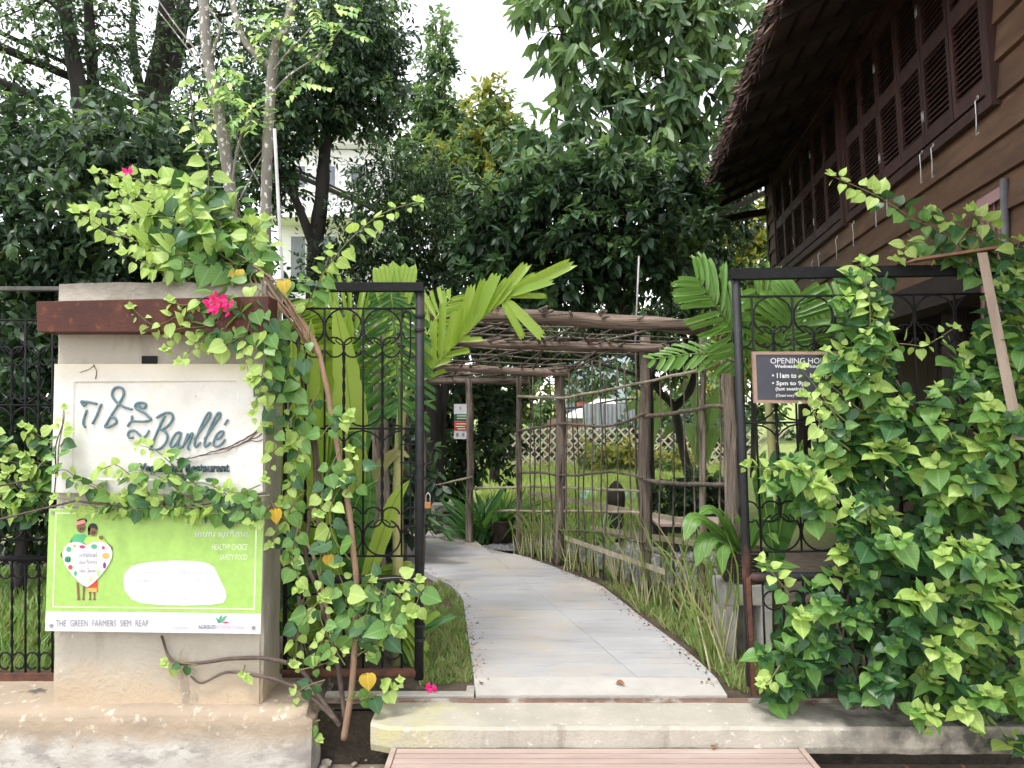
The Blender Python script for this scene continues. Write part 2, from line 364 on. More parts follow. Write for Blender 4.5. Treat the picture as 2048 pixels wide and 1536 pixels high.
for y0, y1 in zip(ys, ys[1:]):
    g = .0022
    xm = [Mid0.x + (Mid1.x - Mid0.x) * (y - Mid0.y) / (Mid1.y - Mid0.y) for y in (y0, y1)]
    l = [ipx(Lw, y) for y in (y0, y1)]; r = [ipx(Rw, y) for y in (y0, y1)]
    for q, (a, c) in enumerate(((l, xm), (xm, r))):
        if min(c[0] - a[0], c[1] - a[1]) < .12: continue
        dz = random.uniform(-.002, .002); s = MB(); e = .0014
        z1 = PZ + dz - (.012 if first else 0)
        s.hexa([(a[0] + (e if q else 0), y0 + g, -.03), (c[0] - (0 if q else e), y0 + g, -.03), (c[1] - (0 if q else e), y1 - g, -.03), (a[1] + (e if q else 0), y1 - g, -.03),
                (a[0] + (e if q else 0), y0 + g, z1), (c[0] - (0 if q else e), y0 + g, z1), (c[1] - (0 if q else e), y1 - g, PZ + dz), (a[1] + (e if q else 0), y1 - g, PZ + dz)])
        s.build('paving_slab', m_ramp if first else m_slab, path, bevel=0 if first else .003)
    first = False
# mortar bed that shows in the joints
b = MB(); k = 30; m_mort = mat('joint_mortar', (.34, .325, .3), None, 20, .95)
b.grid(lambda u, v: (lambda y: (ipx(Lw, y) + .01 + (ipx(Rw, y) - ipx(Lw, y) - .02) * u, y, PZ - .007))(4.43 + 4.77 * v), 2, k)
b.build('mortar_bed', m_mort, path)

# ---- concrete threshold slab over the drain
def slab_mat():
    m, nt, bs = newmat('threshold_concrete')
    c = mixc(nt, noise_fac(nt, 4, 6, .35, .65), (.44, .4, .34), (.36, .33, .28))
    c = mixc(nt, noise_fac(nt, 26, 6, .6, .72), c, (.6, .57, .52))
    # lichen-yellow left end, mouldy dark right part
    g = N(nt, 'ShaderNodeNewGeometry'); sp = N(nt, 'ShaderNodeSeparateXYZ'); nt.links.new(g.outputs['Position'], sp.inputs[0])
    def xm(a, bb):
        mr = N(nt, 'ShaderNodeMapRange'); mr.inputs[1].default_value = a; mr.inputs[2].default_value = bb; nt.links.new(sp.outputs[0], mr.inputs[0]); return mr.outputs[0]
    def mul(a, bb):
        mm = N(nt, 'ShaderNodeMath', operation='MULTIPLY'); nt.links.new(a, mm.inputs[0]); nt.links.new(bb, mm.inputs[1]); return mm.outputs[0]
    c = mixc(nt, mul(xm(-.1, -.7), noise_fac(nt, 6, 5, .35, .7)), c, (.5, .47, .2))
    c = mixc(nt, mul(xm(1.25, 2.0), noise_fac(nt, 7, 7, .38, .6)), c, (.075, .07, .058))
    c = mixc(nt, noise_fac(nt, 5, 6, .6, .76, (1, 1, .12), seed=9), c, (.27, .235, .19))
    nt.links.new(c, bs.inputs['Base Color']); bs.inputs['Roughness'].default_value = .88; bumpn(nt, bs, 70, .35); return m
b = MB()
def slabpt(u, v):
    x = -.70 + 3.35 * u
    prof = [(3.835, -.135), (3.822, -.1), (3.822, -.015), (3.832, 0), (3.9, .002), (4.0, .003), (4.09, .003), (4.13, .003), (4.16, -.14)]
    i = min(int(v * 8), 7); t = v * 8 - i; y = prof[i][0] + (prof[i + 1][0] - prof[i][0]) * t; z = prof[i][1] + (prof[i + 1][1] - prof[i][1]) * t
    n1 = noise.noise(Vector((x * 5, y * 5, z * 5))) * .006 + noise.noise(Vector((x * 22, y * 22, z * 22))) * .002
    y += .045 * max(0, (-.6 - x) / .1) if y < 3.9 else 0
    return (x, y + n1, z + n1 * .6)
b.grid(slabpt, 130, 8)
n = len(b.v); w = 131
b.face([j * w for j in range(9)]); b.face([j * w + 130 for j in reversed(range(9))])
b.face([130, 0, 8 * w, 8 * w + 130])
struct(b.build('threshold_slab', slab_mat(), smooth=False))

b = MB(); k0, k1 = G(800, 1388, .03), G(950, 1386, .03); b.box((-1.0, 4.165, -.05), (k1.x - .004, 4.225, .028)); b.box((k1.x - .05, 4.2251, -.05), (k1.x - .004, 4.3, .03)); struct(b.build('kerb', m_conc, bevel=.006))
# ---- rendered plinth wall on the left
def plinth_mat():
    m, nt, bs = newmat('peeling_limewash')
    c = mixc(nt, noise_fac(nt, 3.5, 6, .38, .62, (1, 1, 1.4)), (.49, .465, .43), (.385, .35, .31))
    c = mixc(nt, noise_fac(nt, 6, 8, .52, .62, (.7, 1, 1.6), seed=5), c, (.3, .275, .25))
    c = mixc(nt, noise_fac(nt, 30, 6, .64, .7, seed=7), c, (.2, .175, .15))
    top = zmask(nt, -.13, -.04, .13, 9)
    sand = mixc(nt, noise_fac(nt, 7, 6, .35, .65, (.6, 1, 1.5)), (.37, .29, .21), (.3, .24, .18))
    sand = mixc(nt, noise_fac(nt, 17, 6, .58, .68), sand, (.53, .47, .38))
    c = mixc(nt, top, c, sand)
    c = mixc(nt, noise_fac(nt, 2.4, 7, .64, .68, seed=8), c, (.1, .085, .07))
    nt.links.new(c, bs.inputs['Base Color']); bs.inputs['Roughness'].default_value = .92; bumpn(nt, bs, 45, .45, dist=.008); return m
b = MB()
def plpt(u, v):
    # wraps: front face up, over the top, and round the right end
    x = -4.2 + 3.2 * u; prof = [(3.86, -.33), (3.86, -.2), (3.868, -.08), (3.875, 0), (3.885, .035), (3.92, .062), (3.99, .068), (4.15, .066), (4.4, .06)]
    i = min(int(v * 8), 7); t = v * 8 - i; y = prof[i][0] + (prof[i + 1][0] - prof[i][0]) * t; z = prof[i][1] + (prof[i + 1][1] - prof[i][1]) * t
    q = Vector((x, y, z)); e = max(0, (x + 1.1) / .1)
    n1 = noise.noise(q * 3) * .012 + noise.noise(q * 12) * .004 + noise.noise(q * 40) * .0012
    return (x + n1 * .5 - (.03 * e * e if z > 0 else 0), y - abs(n1) * .8 + (.04 * e * e if y < 3.95 else 0), z + (n1 if z > -.2 else 0))
b.grid(plpt, 150, 24)
w = 151; b.grid(lambda u, v: (lambda a, c: Vector(a).lerp(Vector((a[0] + .0, 4.4, a[2])), 0) if u == 0 else Vector((a[0] + noise.noise(Vector((u * 3, v * 5, 2))) * .02, a[1] + (4.4 - a[1]) * u, a[2])))(b.v[int(round(v * 24)) * w + 150], 0), 8, 24)
struct(b.build('plinth_wall', plinth_mat(), smooth=True))

# ---- gate pillar with its cast side, a thing
def pillar_mat():
    m, nt, bs = newmat('pillar_render')
    c = mixc(nt, noise_fac(nt, 3, 6, .35, .65), (.46, .42, .355), (.385, .35, .295))
    c = mixc(nt, zmask(nt, 1.35, 1.85, .25, 5), c, (.4, .365, .31))
    c = mixc(nt, noise_fac(nt, 5, 7, .54, .68, (1, 1, .3), seed=4), c, (.3, .265, .215))
    c = mixc(nt, zmask(nt, .32, .1, .22, 7), c, (.47, .37, .26))
    c = mixc(nt, noise_fac(nt, 2.6, 8, .63, .66, (1.6, 1, .5), seed=6), c, (.33, .27, .2))
    c = mixc(nt, zmask(nt, 2.12, 2.2, .12, 8), c, (.2, .18, .155))
    c = mixc(nt, noise_fac(nt, 16, 6, .67, .72), c, (.58, .55, .5))
    nt.links.new(c, bs.inputs['Base Color']); bs.inputs['Roughness'].default_value = .9; bumpn(nt, bs, 45, .4); return m
YP = 3.95
pil = thing('gate_pillar', 'wide plastered gate pillar carrying the white and green signs', 'pillar', (-1.8, 4.1, .05))
m_pil = pillar_mat(); b = MB()
XL, XR = P(103, 1390, YP).x, P(524, 1390, YP).x; ZT = P(300, 566, YP).z
def pilpt(u, v):
    per = [(XL, 4.26), (XL, YP), (XR, YP), (XR, 4.245)]; 
    tot = [0, .15, .85, 1.0]
    for i in range(3):
        if u <= tot[i + 1] + 1e-9:
            t = (u - tot[i]) / (tot[i + 1] - tot[i]); x = per[i][0] + (per[i + 1][0] - per[i][0]) * t; y = per[i][1] + (per[i + 1][1] - per[i][1]) * t; break
    z = .045 + (ZT - .045) * v + .012 * noise.noise(Vector((x * 6, y * 6, 1))) * (v > .99)
    q = Vector((x, y, z)); n1 = noise.noise(q * 6) * .006 + noise.noise(q * 25) * .002
    edge = min(abs(u - .15), abs(u - .85)); ch = .012 if edge < .004 else 0
    return (x + (n1 if u < .15 or u > .85 else 0) + (ch if x < -1.8 else -ch), y + (n1 if .15 <= u <= .85 else 0) + ch, z)
b.grid(pilpt, 100, 60); w = 101
b.face([60 * w + i for i in range(101)])
b.build('shaft', m_pil, pil)
# slit at the top of the sign panel
b = MB(); p0, p1 = P(285, 712, YP - .003), P(315, 728, YP - .003); b.box((p0.x, YP - .012, p1.z), (p1.x, YP + .002, p0.z)); b.build('cable_slot', m_iron, pil)

# ---- gate track rail
b = MB(); p0, p1 = P(640, 1392, 4.15), P(1470, 1397, 4.15)
b.box((-1.0, 4.135, .004), (2.6, 4.142, .02)); b.box((-1.0, 4.12, .0035), (2.6, 4.1349, .009))
m_track = mat('dusty_track', (.25, .165, .125), (.16, .1, .075), 10, .85, .4, 80, stains=(((.42, .385, .34), 5, .5, .62, (1, 1, 1)),))
tag(b.build('gate_track', m_track), 'long rusty steel gate track set across the concrete threshold', 'gate track')
# ================================================================== SIGNS
def flat(name, m, px, Y, parent):                     # flat printed shape, polygon in the plane y = Y
    b = MB(); b.quad(*[P(x, y, Y) for x, y in px]); return b.build(name, m, parent)
def quadmap(q, Y):                                    # unit square -> sign quad (top left, top right, bottom right, bottom left)
    def f(u, v): 
        x0 = q[0][0] + (q[1][0] - q[0][0]) * u; y0 = q[0][1] + (q[1][1] - q[0][1]) * u
        x1 = q[3][0] + (q[2][0] - q[3][0]) * u; y1 = q[3][1] + (q[2][1] - q[3][1]) * u
        return (x0 + (x1 - x0) * v, y0 + (y1 - y0) * v)
    return f
dg = None
def text(name, body, box, Y, m, parent, shear=0.0, rot=0.0, bold=0.0, thick=0.0):
    cu = bpy.data.curves.new('text', 'FONT'); cu.body = body; cu.offset = bold; cu.extrude = 0.0; cu.resolution_u = 3
    to = bpy.data.objects.new('text', cu); col.objects.link(to)
    d = bpy.context.evaluated_depsgraph_get(); me = bpy.data.meshes.new_from_object(to.evaluated_get(d))
    bpy.data.objects.remove(to); v = np.array([x.co[:2] for x in me.vertices])
    lo, hi = v.min(0), v.max(0); x0, y0, x1, y1 = box; t = (v - lo) / np.maximum(hi - lo, 1e-6)
    for i, vert in enumerate(me.vertices):
        xx = x0 + (x1 - x0) * t[i, 0] + shear * (y1 - y0) * t[i, 1]; yy = y1 - (y1 - y0) * t[i, 1] + rot * (xx - x0)
        vert.co = P(xx, yy, Y)
    if thick:
        bm = bmesh.new(); bm.from_mesh(me); r = bmesh.ops.extrude_face_region(bm, geom=bm.faces[:])
        bmesh.ops.translate(bm, vec=(0, -thick, 0), verts=[e for e in r['geom'] if isinstance(e, bmesh.types.BMVert)])
        bmesh.ops.recalc_face_normals(bm, faces=bm.faces); bm.to_mesh(me); bm.free()
    me.name = name; me.materials.clear(); me.materials.append(m)
    return link(bpy.data.objects.new(name, me), parent)
def ink(name, c, rough=.5): 
    m, nt, bs = newmat(name); nt.links.new(mixc(nt, noise_fac(nt, 25, 4, .4, .75), c, tuple(x * .86 for x in c)), bs.inputs['Base Color']); bs.inputs['Roughness'].default_value = rough; return m

# ---- white restaurant sign
def signwhite_mat():
    m, nt, bs = newmat('sign_plaster')
    c = mixc(nt, noise_fac(nt, 4, 6, .4, .7), (.66, .645, .615), (.57, .545, .505))
    c = mixc(nt, zmask(nt, 1.66, 1.84, .12, 6), c, (.64, .56, .42))
    c = mixc(nt, noise_fac(nt, 9, 7, .62, .72, (.6, 1, 1.6), seed=2), c, (.62, .53, .4))
    c = mixc(nt, noise_fac(nt, 30, 7, .7, .74), c, (.33, .27, .2))
    nt.links.new(c, bs.inputs['Base Color']); bs.inputs['Roughness'].default_value = .75; bumpn(nt, bs, 40, .25); return m
sg = thing('restaurant_sign', 'cream plaster sign reading Banllé Vegetarian Restaurant in raised blue letters', 'sign', P(315, 990, 3.93))
YS = 3.905; m_sw = signwhite_mat()
b = MB(); q = [(109, 728), (527, 728), (525, 992), (103, 985)]; w4 = [P(x, y, YS) for x, y in q]
iq = [(147, 763), (474, 761), (476, 964), (143, 958)]; ow = w4; iw = [P(x, y, YS) for x, y in iq]; rw = [P(x, y, YS) + Vector((0, .007, 0)) for x, y in [(150, 766), (471, 764), (473, 961), (146, 955)]]
for i in range(4): j = (i + 1) % 4; b.quad(ow[i], iw[i], iw[j], ow[j]); b.quad(iw[i], rw[i], rw[j], iw[j]); b.quad(ow[j], ow[j] + Vector((0, .04, 0)), ow[i] + Vector((0, .04, 0)), ow[i])
b.quad(rw[3], rw[2], rw[1], rw[0]); bo = b.build('panel', m_sw, sg, recalc=False)
m_blue = mat('letter_blue', (.075, .155, .19), (.12, .19, .215), 30, .55, stains=(((.25, .25, .23), 25, .68, .75, (1, 1, 1)),))
def z2p(s): return [(150 + x * .16113, 760 + y * .16113) for x, y in s]
def strokes(name, lists, rad, m, parent, Y):
    b = MB()
    for s in lists:
        pts = catmull([P(x, y, Y) for x, y in z2p(s)], 5); b.tube(pts, rad, 7, flat=.8)
    return b.build(name, m, parent, smooth=True)
K = [[(70, 268), (110, 318), (140, 285)], [(70, 262), (150, 270), (275, 296)], [(145, 370), (112, 470), (102, 545), (130, 588)], [(325, 295), (272, 430), (215, 545)]]
strokes('letter', K, .0062, m_blue, sg, YS)
strokes('letter', [[(368, 582), (440, 455), (540, 300), (600, 190), (595, 115), (545, 88), (490, 102), (460, 160), (475, 225), (545, 297), (620, 337), (710, 365)], [(368, 582), (430, 578), (508, 530), (500, 478), (452, 455)]], .0062, m_blue, sg, YS)
strokes('letter', [[(770, 288), (805, 332), (860, 345), (876, 302), (840, 280), (772, 286), (744, 322), (772, 362), (850, 400), (905, 445), (940, 492), (850, 514), (705, 512), (650, 577)], [(706, 440), (702, 512)]], .0062, m_blue, sg, YS)
strokes('letter', [[(725, 712), (672, 714), (656, 672), (682, 632), (740, 626), (790, 668), (842, 714), (888, 680), (920, 620)]], .0058, m_blue, sg, YS)
strokes('letter', [[(1010, 470), (1080, 425), (1150, 402), (1203, 422), (1210, 482), (1160, 560), (1080, 612), (1050, 606)], [(1115, 440), (1040, 592), (965, 770), (926, 866)], [(1050, 606), (1120, 640), (1146, 702), (1122, 780), (1060, 848), (990, 862), (926, 850)]], .0062, m_blue, sg, YS)
strokes('letter', [[(1302, 642), (1252, 662), (1202, 740), (1182, 810), (1212, 832), (1262, 780), (1302, 700), (1310, 642)], [(1306, 690), (1278, 790), (1290, 848), (1328, 822)]], .0058, m_blue, sg, YS)
strokes('letter', [[(1400, 660), (1370, 742), (1332, 840)], [(1358, 790), (1418, 692), (1460, 657), (1432, 742), (1402, 830), (1414, 870)]], .0058, m_blue, sg, YS)
for dx in (0, 122):
    strokes('letter', [[(1482 + dx, 738), (1582 + dx, 592), (1668 + dx, 465), (1678 + dx, 408), (1640 + dx, 424), (1570 + dx, 560), (1502 + dx, 720), (1482 + dx, 798), (1502 + dx, 826), (1560 + dx, 772)]], .0058, m_blue, sg, YS)
strokes('letter', [[(1722, 742), (1792, 720), (1840, 662), (1828, 632), (1782, 652), (1732, 730), (1717, 800), (1752, 826), (1810, 800), (1862, 735)], [(1855, 560), (1897, 488)]], .0058, m_blue, sg, YS)
text('lettering', 'Vegetarian Restaurant', (279, 926, 459, 949), YS + .006, mat('letter_dark', (.05, .085, .1), None, 30, .6), sg, bold=.03, thick=.008)
# crack with dry roots running to the right edge
for k, (pts, r) in enumerate(((((353, 920), (390, 914), (430, 902), (465, 890), (492, 876), (522, 858)), .0026), (((440, 900), (470, 892), (500, 880), (524, 868)), .002), (((400, 912), (450, 903), (490, 884), (515, 864)), .0016), (((470, 888), (490, 884), (525, 880)), .0016), (((160, 745), (178, 738), (190, 732)), .0012), (((188, 728), (193, 745), (191, 758)), .0014))):
    b = MB(); b.tube(wob(catmull([P(x, y, YS - .003) for x, y in pts], 6), .006, 30, k), [r, r * 1.6], 5); b.build('dry_tendril', m_stemd, sg, smooth=True)

# ---- rusty steel beam on brackets above it
bm_ = thing('steel_beam', 'dark rust-brown steel box beam across the pillar above the white sign', 'beam', P(300, 665, 3.8))
b = MB(); yb0, yb1 = 3.80, 3.955; a0, a1, a2, a3 = P(72, 603, yb0), P(537, 592, yb0), P(537, 664, yb0), P(74, 664, yb0)
b.hexa([a3, a2, a2 + Vector((0, .15, 0)), a3 + Vector((0, .15, 0)), a0, a1, a1 + Vector((0, .15, 0)), a0 + Vector((0, .15, 0))])
b.build('beam_body', m_rust, bm_, bevel=.004, recalc=True)

# ---- green banner board
gb = thing('green_sign_board', 'lime green printed board with a couple holding a heart, screwed to the pillar', 'sign', P(310, 1265, 3.9))
YB = 3.885; bq = [(98, 1018), (527, 1018), (521, 1268), (90, 1262)]; f = quadmap(bq, YB)
m_bw = ink('print_white', (.66, .655, .68)); m_lime = ink('print_lime', (.335, .54, .13), .4); m_line = ink('print_pale_line', (.72, .85, .55))
b = MB(); w4 = [P(x, y, YB) for x, y in bq]; b.hexa([w4[3], w4[2], w4[2] + Vector((0, .012, 0)), w4[3] + Vector((0, .012, 0)), w4[0], w4[1], w4[1] + Vector((0, .012, 0)), w4[0] + Vector((0, .012, 0))])
b.build('board', m_bw, gb)
def fp(u0, v0, u1, v1): return [f(u0, v0), f(u0, v1), f(u1, v1), f(u1, v0)]
flat('printed_field', m_lime, fp(.0, .0, 1, .835), YB - .001, gb)
b = MB()
for u0, v0, u1, v1 in ((.03, .03, .036, .805), (.965, .03, .971, .805), (.036, .796, .965, .805), (.036, .03, .965, .039)): b.quad(*[P(x, y, YB - .002) for x, y in fp(u0, v0, u1, v1)])
b.build('border_line', m_line, gb)
blob = [(246, 1160), (250, 1145), (262, 1133), (280, 1127), (310, 1123), (350, 1121), (390, 1122), (415, 1126), (428, 1134), (440, 1158), (452, 1184), (453, 1195), (446, 1206), (420, 1210), (370, 1211), (320, 1210), (282, 1206), (262, 1198), (249, 1180)]
flat('white_patch', m_bw, blob[::-1], YB - .002, gb)
m_ghost = ink('print_faint', (.58, .58, .59))
for r_, (xa, xb, y_) in enumerate(((268, 422, 1142), (262, 420, 1158), (282, 440, 1180), (282, 438, 1194))):
    x_ = xa
    while x_ < xb: w_ = random.uniform(3, 8); flat('faint_print', m_ghost, [(x_, y_), (x_, y_ + 5), (x_ + w_, y_ + 5), (x_ + w_, y_)], YB - .0032, gb); x_ += w_ + random.uniform(1.5, 4)
# the couple behind the heart (pixel coordinates of the emblem: origin 100,1030, 0.1237 px per unit)
def E(s): return [(100 + x * .12367, 1030 + y * .12367) for x, y in s]
def ell(cx, cy, rx, ry, n=14): return [(cx + rx * math.cos(2 * math.pi * i / n), cy + ry * math.sin(2 * math.pi * i / n)) for i in range(n)]
inks = {k: ink('print_' + k, c) for k, c in dict(skin=(.2, .1, .055), black=(.012, .016, .02), pink=(.75, .3, .26), green=(.08, .4, .17), lime=(.42, .6, .13), red=(.62, .06, .03), orange=(.8, .38, .1), leaf=(.08, .38, .2), purple=(.2, .02, .22), magenta=(.5, .04, .14), grey=(.25, .25, .29), yellow=(.8, .62, .15)).items()}
em = flat('emblem', inks['skin'], E([(425, 1080), (470, 1110), (478, 1300), (488, 1350), (480, 1380), (432, 1378), (445, 1340)]), YB - .003, gb)
def ef(m, s, lay, name='emblem_shape'): return flat(name, inks[m] if isinstance(m, str) else m, E(s), YB - .003 - .0006 * lay, em)
ef('skin', [(530, 1130), (575, 1130), (560, 1300), (562, 1378), (515, 1378), (528, 1330)], 0)
for x in (650, 720): ef('skin', [(x - 22, 1240), (x + 16, 1240), (x + 8, 1330), (x + 20, 1378), (x - 26, 1378), (x - 12, 1330)], 0)
ef('red', [(620, 1110), (770, 1050), (770, 1245), (612, 1235)], 1); ef('orange', [(612, 1180), (758, 1178), (752, 1246), (614, 1240)], 2)
ef('green', [(400, 310), (560, 312), (600, 350), (600, 480), (320, 450), (345, 380)], 1)
ef('lime', [(590, 350), (740, 355), (800, 345), (920, 440), (930, 500), (590, 500), (548, 430)], 2)
ef('skin', [(340, 380), (330, 440), (230, 560), (215, 600), (180, 610), (165, 650), (190, 700), (230, 650), (260, 580), (360, 470)], 1)
ef('skin', [(790, 345), (850, 335), (868, 370), (835, 410), (790, 380)], 3); ef('skin', [(880, 390), (950, 470), (1010, 510), (1015, 560), (980, 585), (940, 520)], 1)
ef('skin', ell(505, 200, 74, 88), 2); ef('black', [(430, 100), (480, 55), (560, 55), (600, 80), (585, 130), (560, 100), (440, 140)], 3)
ef('pink', [(425, 110), (550, 70), (580, 115), (560, 130), (430, 165), (405, 160)], 4)
ef('black', ell(690, 215, 80, 84), 2); ef('black', [(612, 200), (660, 210), (640, 325), (612, 322)], 2); ef('skin', [(655, 215), (700, 205), (755, 235), (755, 290), (730, 335), (690, 340), (655, 315), (642, 270)], 3)
for x, y in ((490, 225), (532, 222), (684, 285), (718, 282)): ef('black', ell(x, y, 11, 22, 8), 5)
heart = [(590, 492), (640, 452), (730, 432), (830, 434), (920, 462), (980, 520), (1008, 610), (995, 700), (950, 800), (880, 900), (790, 1010), (690, 1110), (620, 1158), (570, 1158), (500, 1112), (400, 1020), (310, 910), (240, 810), (205, 710), (200, 620), (225, 530), (290, 462), (380, 434), (480, 440)]
ef(m_bw, heart, 6)
for m, s in (('leaf', ell(305, 555, 42, 45)), ('orange', ell(398, 498, 32, 24)), ('magenta', ell(522, 515, 50, 28)), ('leaf', ell(715, 510, 52, 40)), ('magenta', ell(862, 530, 26, 30)), ('orange', ell(902, 660, 62, 52)), ('purple', ell(882, 815, 26, 52)), ('red', ell(330, 845, 38, 38)), ('leaf', ell(290, 718, 54, 54)), ('leaf', ell(412, 945, 26, 40)), ('lime', ell(780, 940, 20, 58)), ('yellow', ell(660, 1040, 20, 46))): ef(m, s, 7)
for x in (262, 292, 320): ef('black', [(x - 9, 690), (x + 5, 672), (x + 2, 760), (x - 14, 752)], 8)
def khm(body, box, m, par, lay=8): text('khmer_lettering', body, box, YB - .003 - .0006 * lay, m, par, shear=.12)
khm('អកដបន\u17c2', (158, 1104, 194, 1114), inks['grey'], em); khm('សុវតិភាព', (158, 1119, 193, 1130), inks['grey'], em); khm('េសៀមរាប', (158, 1136, 192, 1147), inks['grey'], em)
khm('េជើសយក សុខភាព', (370, 1035, 494, 1053), m_bw, gb, 1); khm('អាហារ សុវតិភាព', (388, 1060, 494, 1077), m_bw, gb, 1)
m_pale = ink('print_pale', (.74, .84, .6))
text('lettering', 'HEALTHY CHOICE', (424, 1088, 494, 1100), YB - .003, m_pale, gb, shear=.1); text('lettering', 'SAFETY FOOD', (439, 1109, 494, 1120), YB - .003, m_pale, gb, shear=.1)
text('lettering', 'THE  GREEN  FARMERS  SIEM  REAP', (111, 1240, 297, 1253), YB - .003, inks['grey'], gb)
m_lil = ink('print_lilac', (.45, .43, .55)); text('lettering', 'Supported by', (346, 1252, 382, 1260), YB - .003, m_lil, gb)
text('lettering', 'AGRISUD', (396, 1250, 431, 1258), YB - .003, ink('print_slate', (.2, .22, .3)), gb, bold=.02); text('lettering', 'INTERNATIONAL', (432, 1250, 489, 1258), YB - .003, ink('print_mauve', (.62, .45, .6)), gb)
for s in ([(436, 1246), (431, 1235), (437, 1238), (440, 1245)], [(437, 1246), (439, 1234), (444, 1229), (444, 1240)], [(440, 1246), (447, 1234), (455, 1230), (448, 1241)]): flat('logo_leaf', inks['leaf'], s[::-1], YB - .003, gb)
flat('logo_dash', inks['magenta'], [(444, 1245), (452, 1243), (460, 1245), (450, 1247)][::-1], YB - .003, gb)
m_steel = mat('dull_steel', (.35, .35, .34), None, 30, .45, metal=.6)
for u, v in ((.03, .955), (.968, .95), (.02, .03), (.975, .03)):
    x, y = f(u, v); p = P(x, y, YB); b = MB(); b.tube([p + Vector((0, .001, 0)), p + Vector((0, -.005, 0))], .0095, 12); b.build('bolt', m_steel, gb)

# ---- opening hours board
oh = thing('opening_hours_board', 'small black board with white OPENING HOURS lettering wired to the right gate', 'sign', P(1600, 805, 3.98))
YO = 3.975; q = [(1505, 703), (1692, 703), (1696, 808), (1509, 806)]; fo = quadmap(q, YO)
m_ohb = mat('board_black', (.032, .034, .05), (.055, .055, .075), 6, .45, stains=(((.14, .14, .17), 12, .66, .8, (1, 1, 1)),)); m_ohw = mat('board_frame_wood', (.33, .22, .17), (.25, .17, .13), 8, .75, .3, 50, stretch=(.3, 1, 1))
b = MB(); w4 = [P(x, y, YO + .004) for x, y in q]; b.hexa([w4[3], w4[2], w4[2] + Vector((0, .01, 0)), w4[3] + Vector((0, .01, 0)), w4[0], w4[1], w4[1] + Vector((0, .01, 0)), w4[0] + Vector((0, .01, 0))]); b.build('board', m_ohb, oh)
for u0, v0, u1, v1 in ((0, 0, 1, .06), (0, .94, 1, 1), (0, .0605, .035, .9395), (.965, .0605, 1, .9395)):
    c4 = [P(*fo(u, v), YO) for u, v in ((u0, v1), (u1, v1), (u1, v0), (u0, v0))]; d = Vector((0, .022, 0)); b = MB()
    b.hexa([c4[0], c4[1], c4[1] + d, c4[0] + d, c4[3], c4[2], c4[2] + d, c4[3] + d]); b.build('frame_strip', m_ohw, oh, recalc=True)
for body, bx, bo_ in (('OPENING HOURS', (1541, 716, 1668, 727), .0), ('Wednesday to Monday', (1549, 729, 1648, 738), .02), ('• 11am to', (1544, 746, 1593, 756), .03), ('lunch', (1620, 746, 1648, 755), .03), ('• 5pm to 9pm', (1544, 762, 1620, 773), .03), ('(last seating)', (1551, 774, 1608, 783), .02), ('(Closed every Tuesday)', (1552, 788, 1614, 795), .02)):
    text('lettering', body, bx, YO + .002, m_bw, oh, bold=bo_)

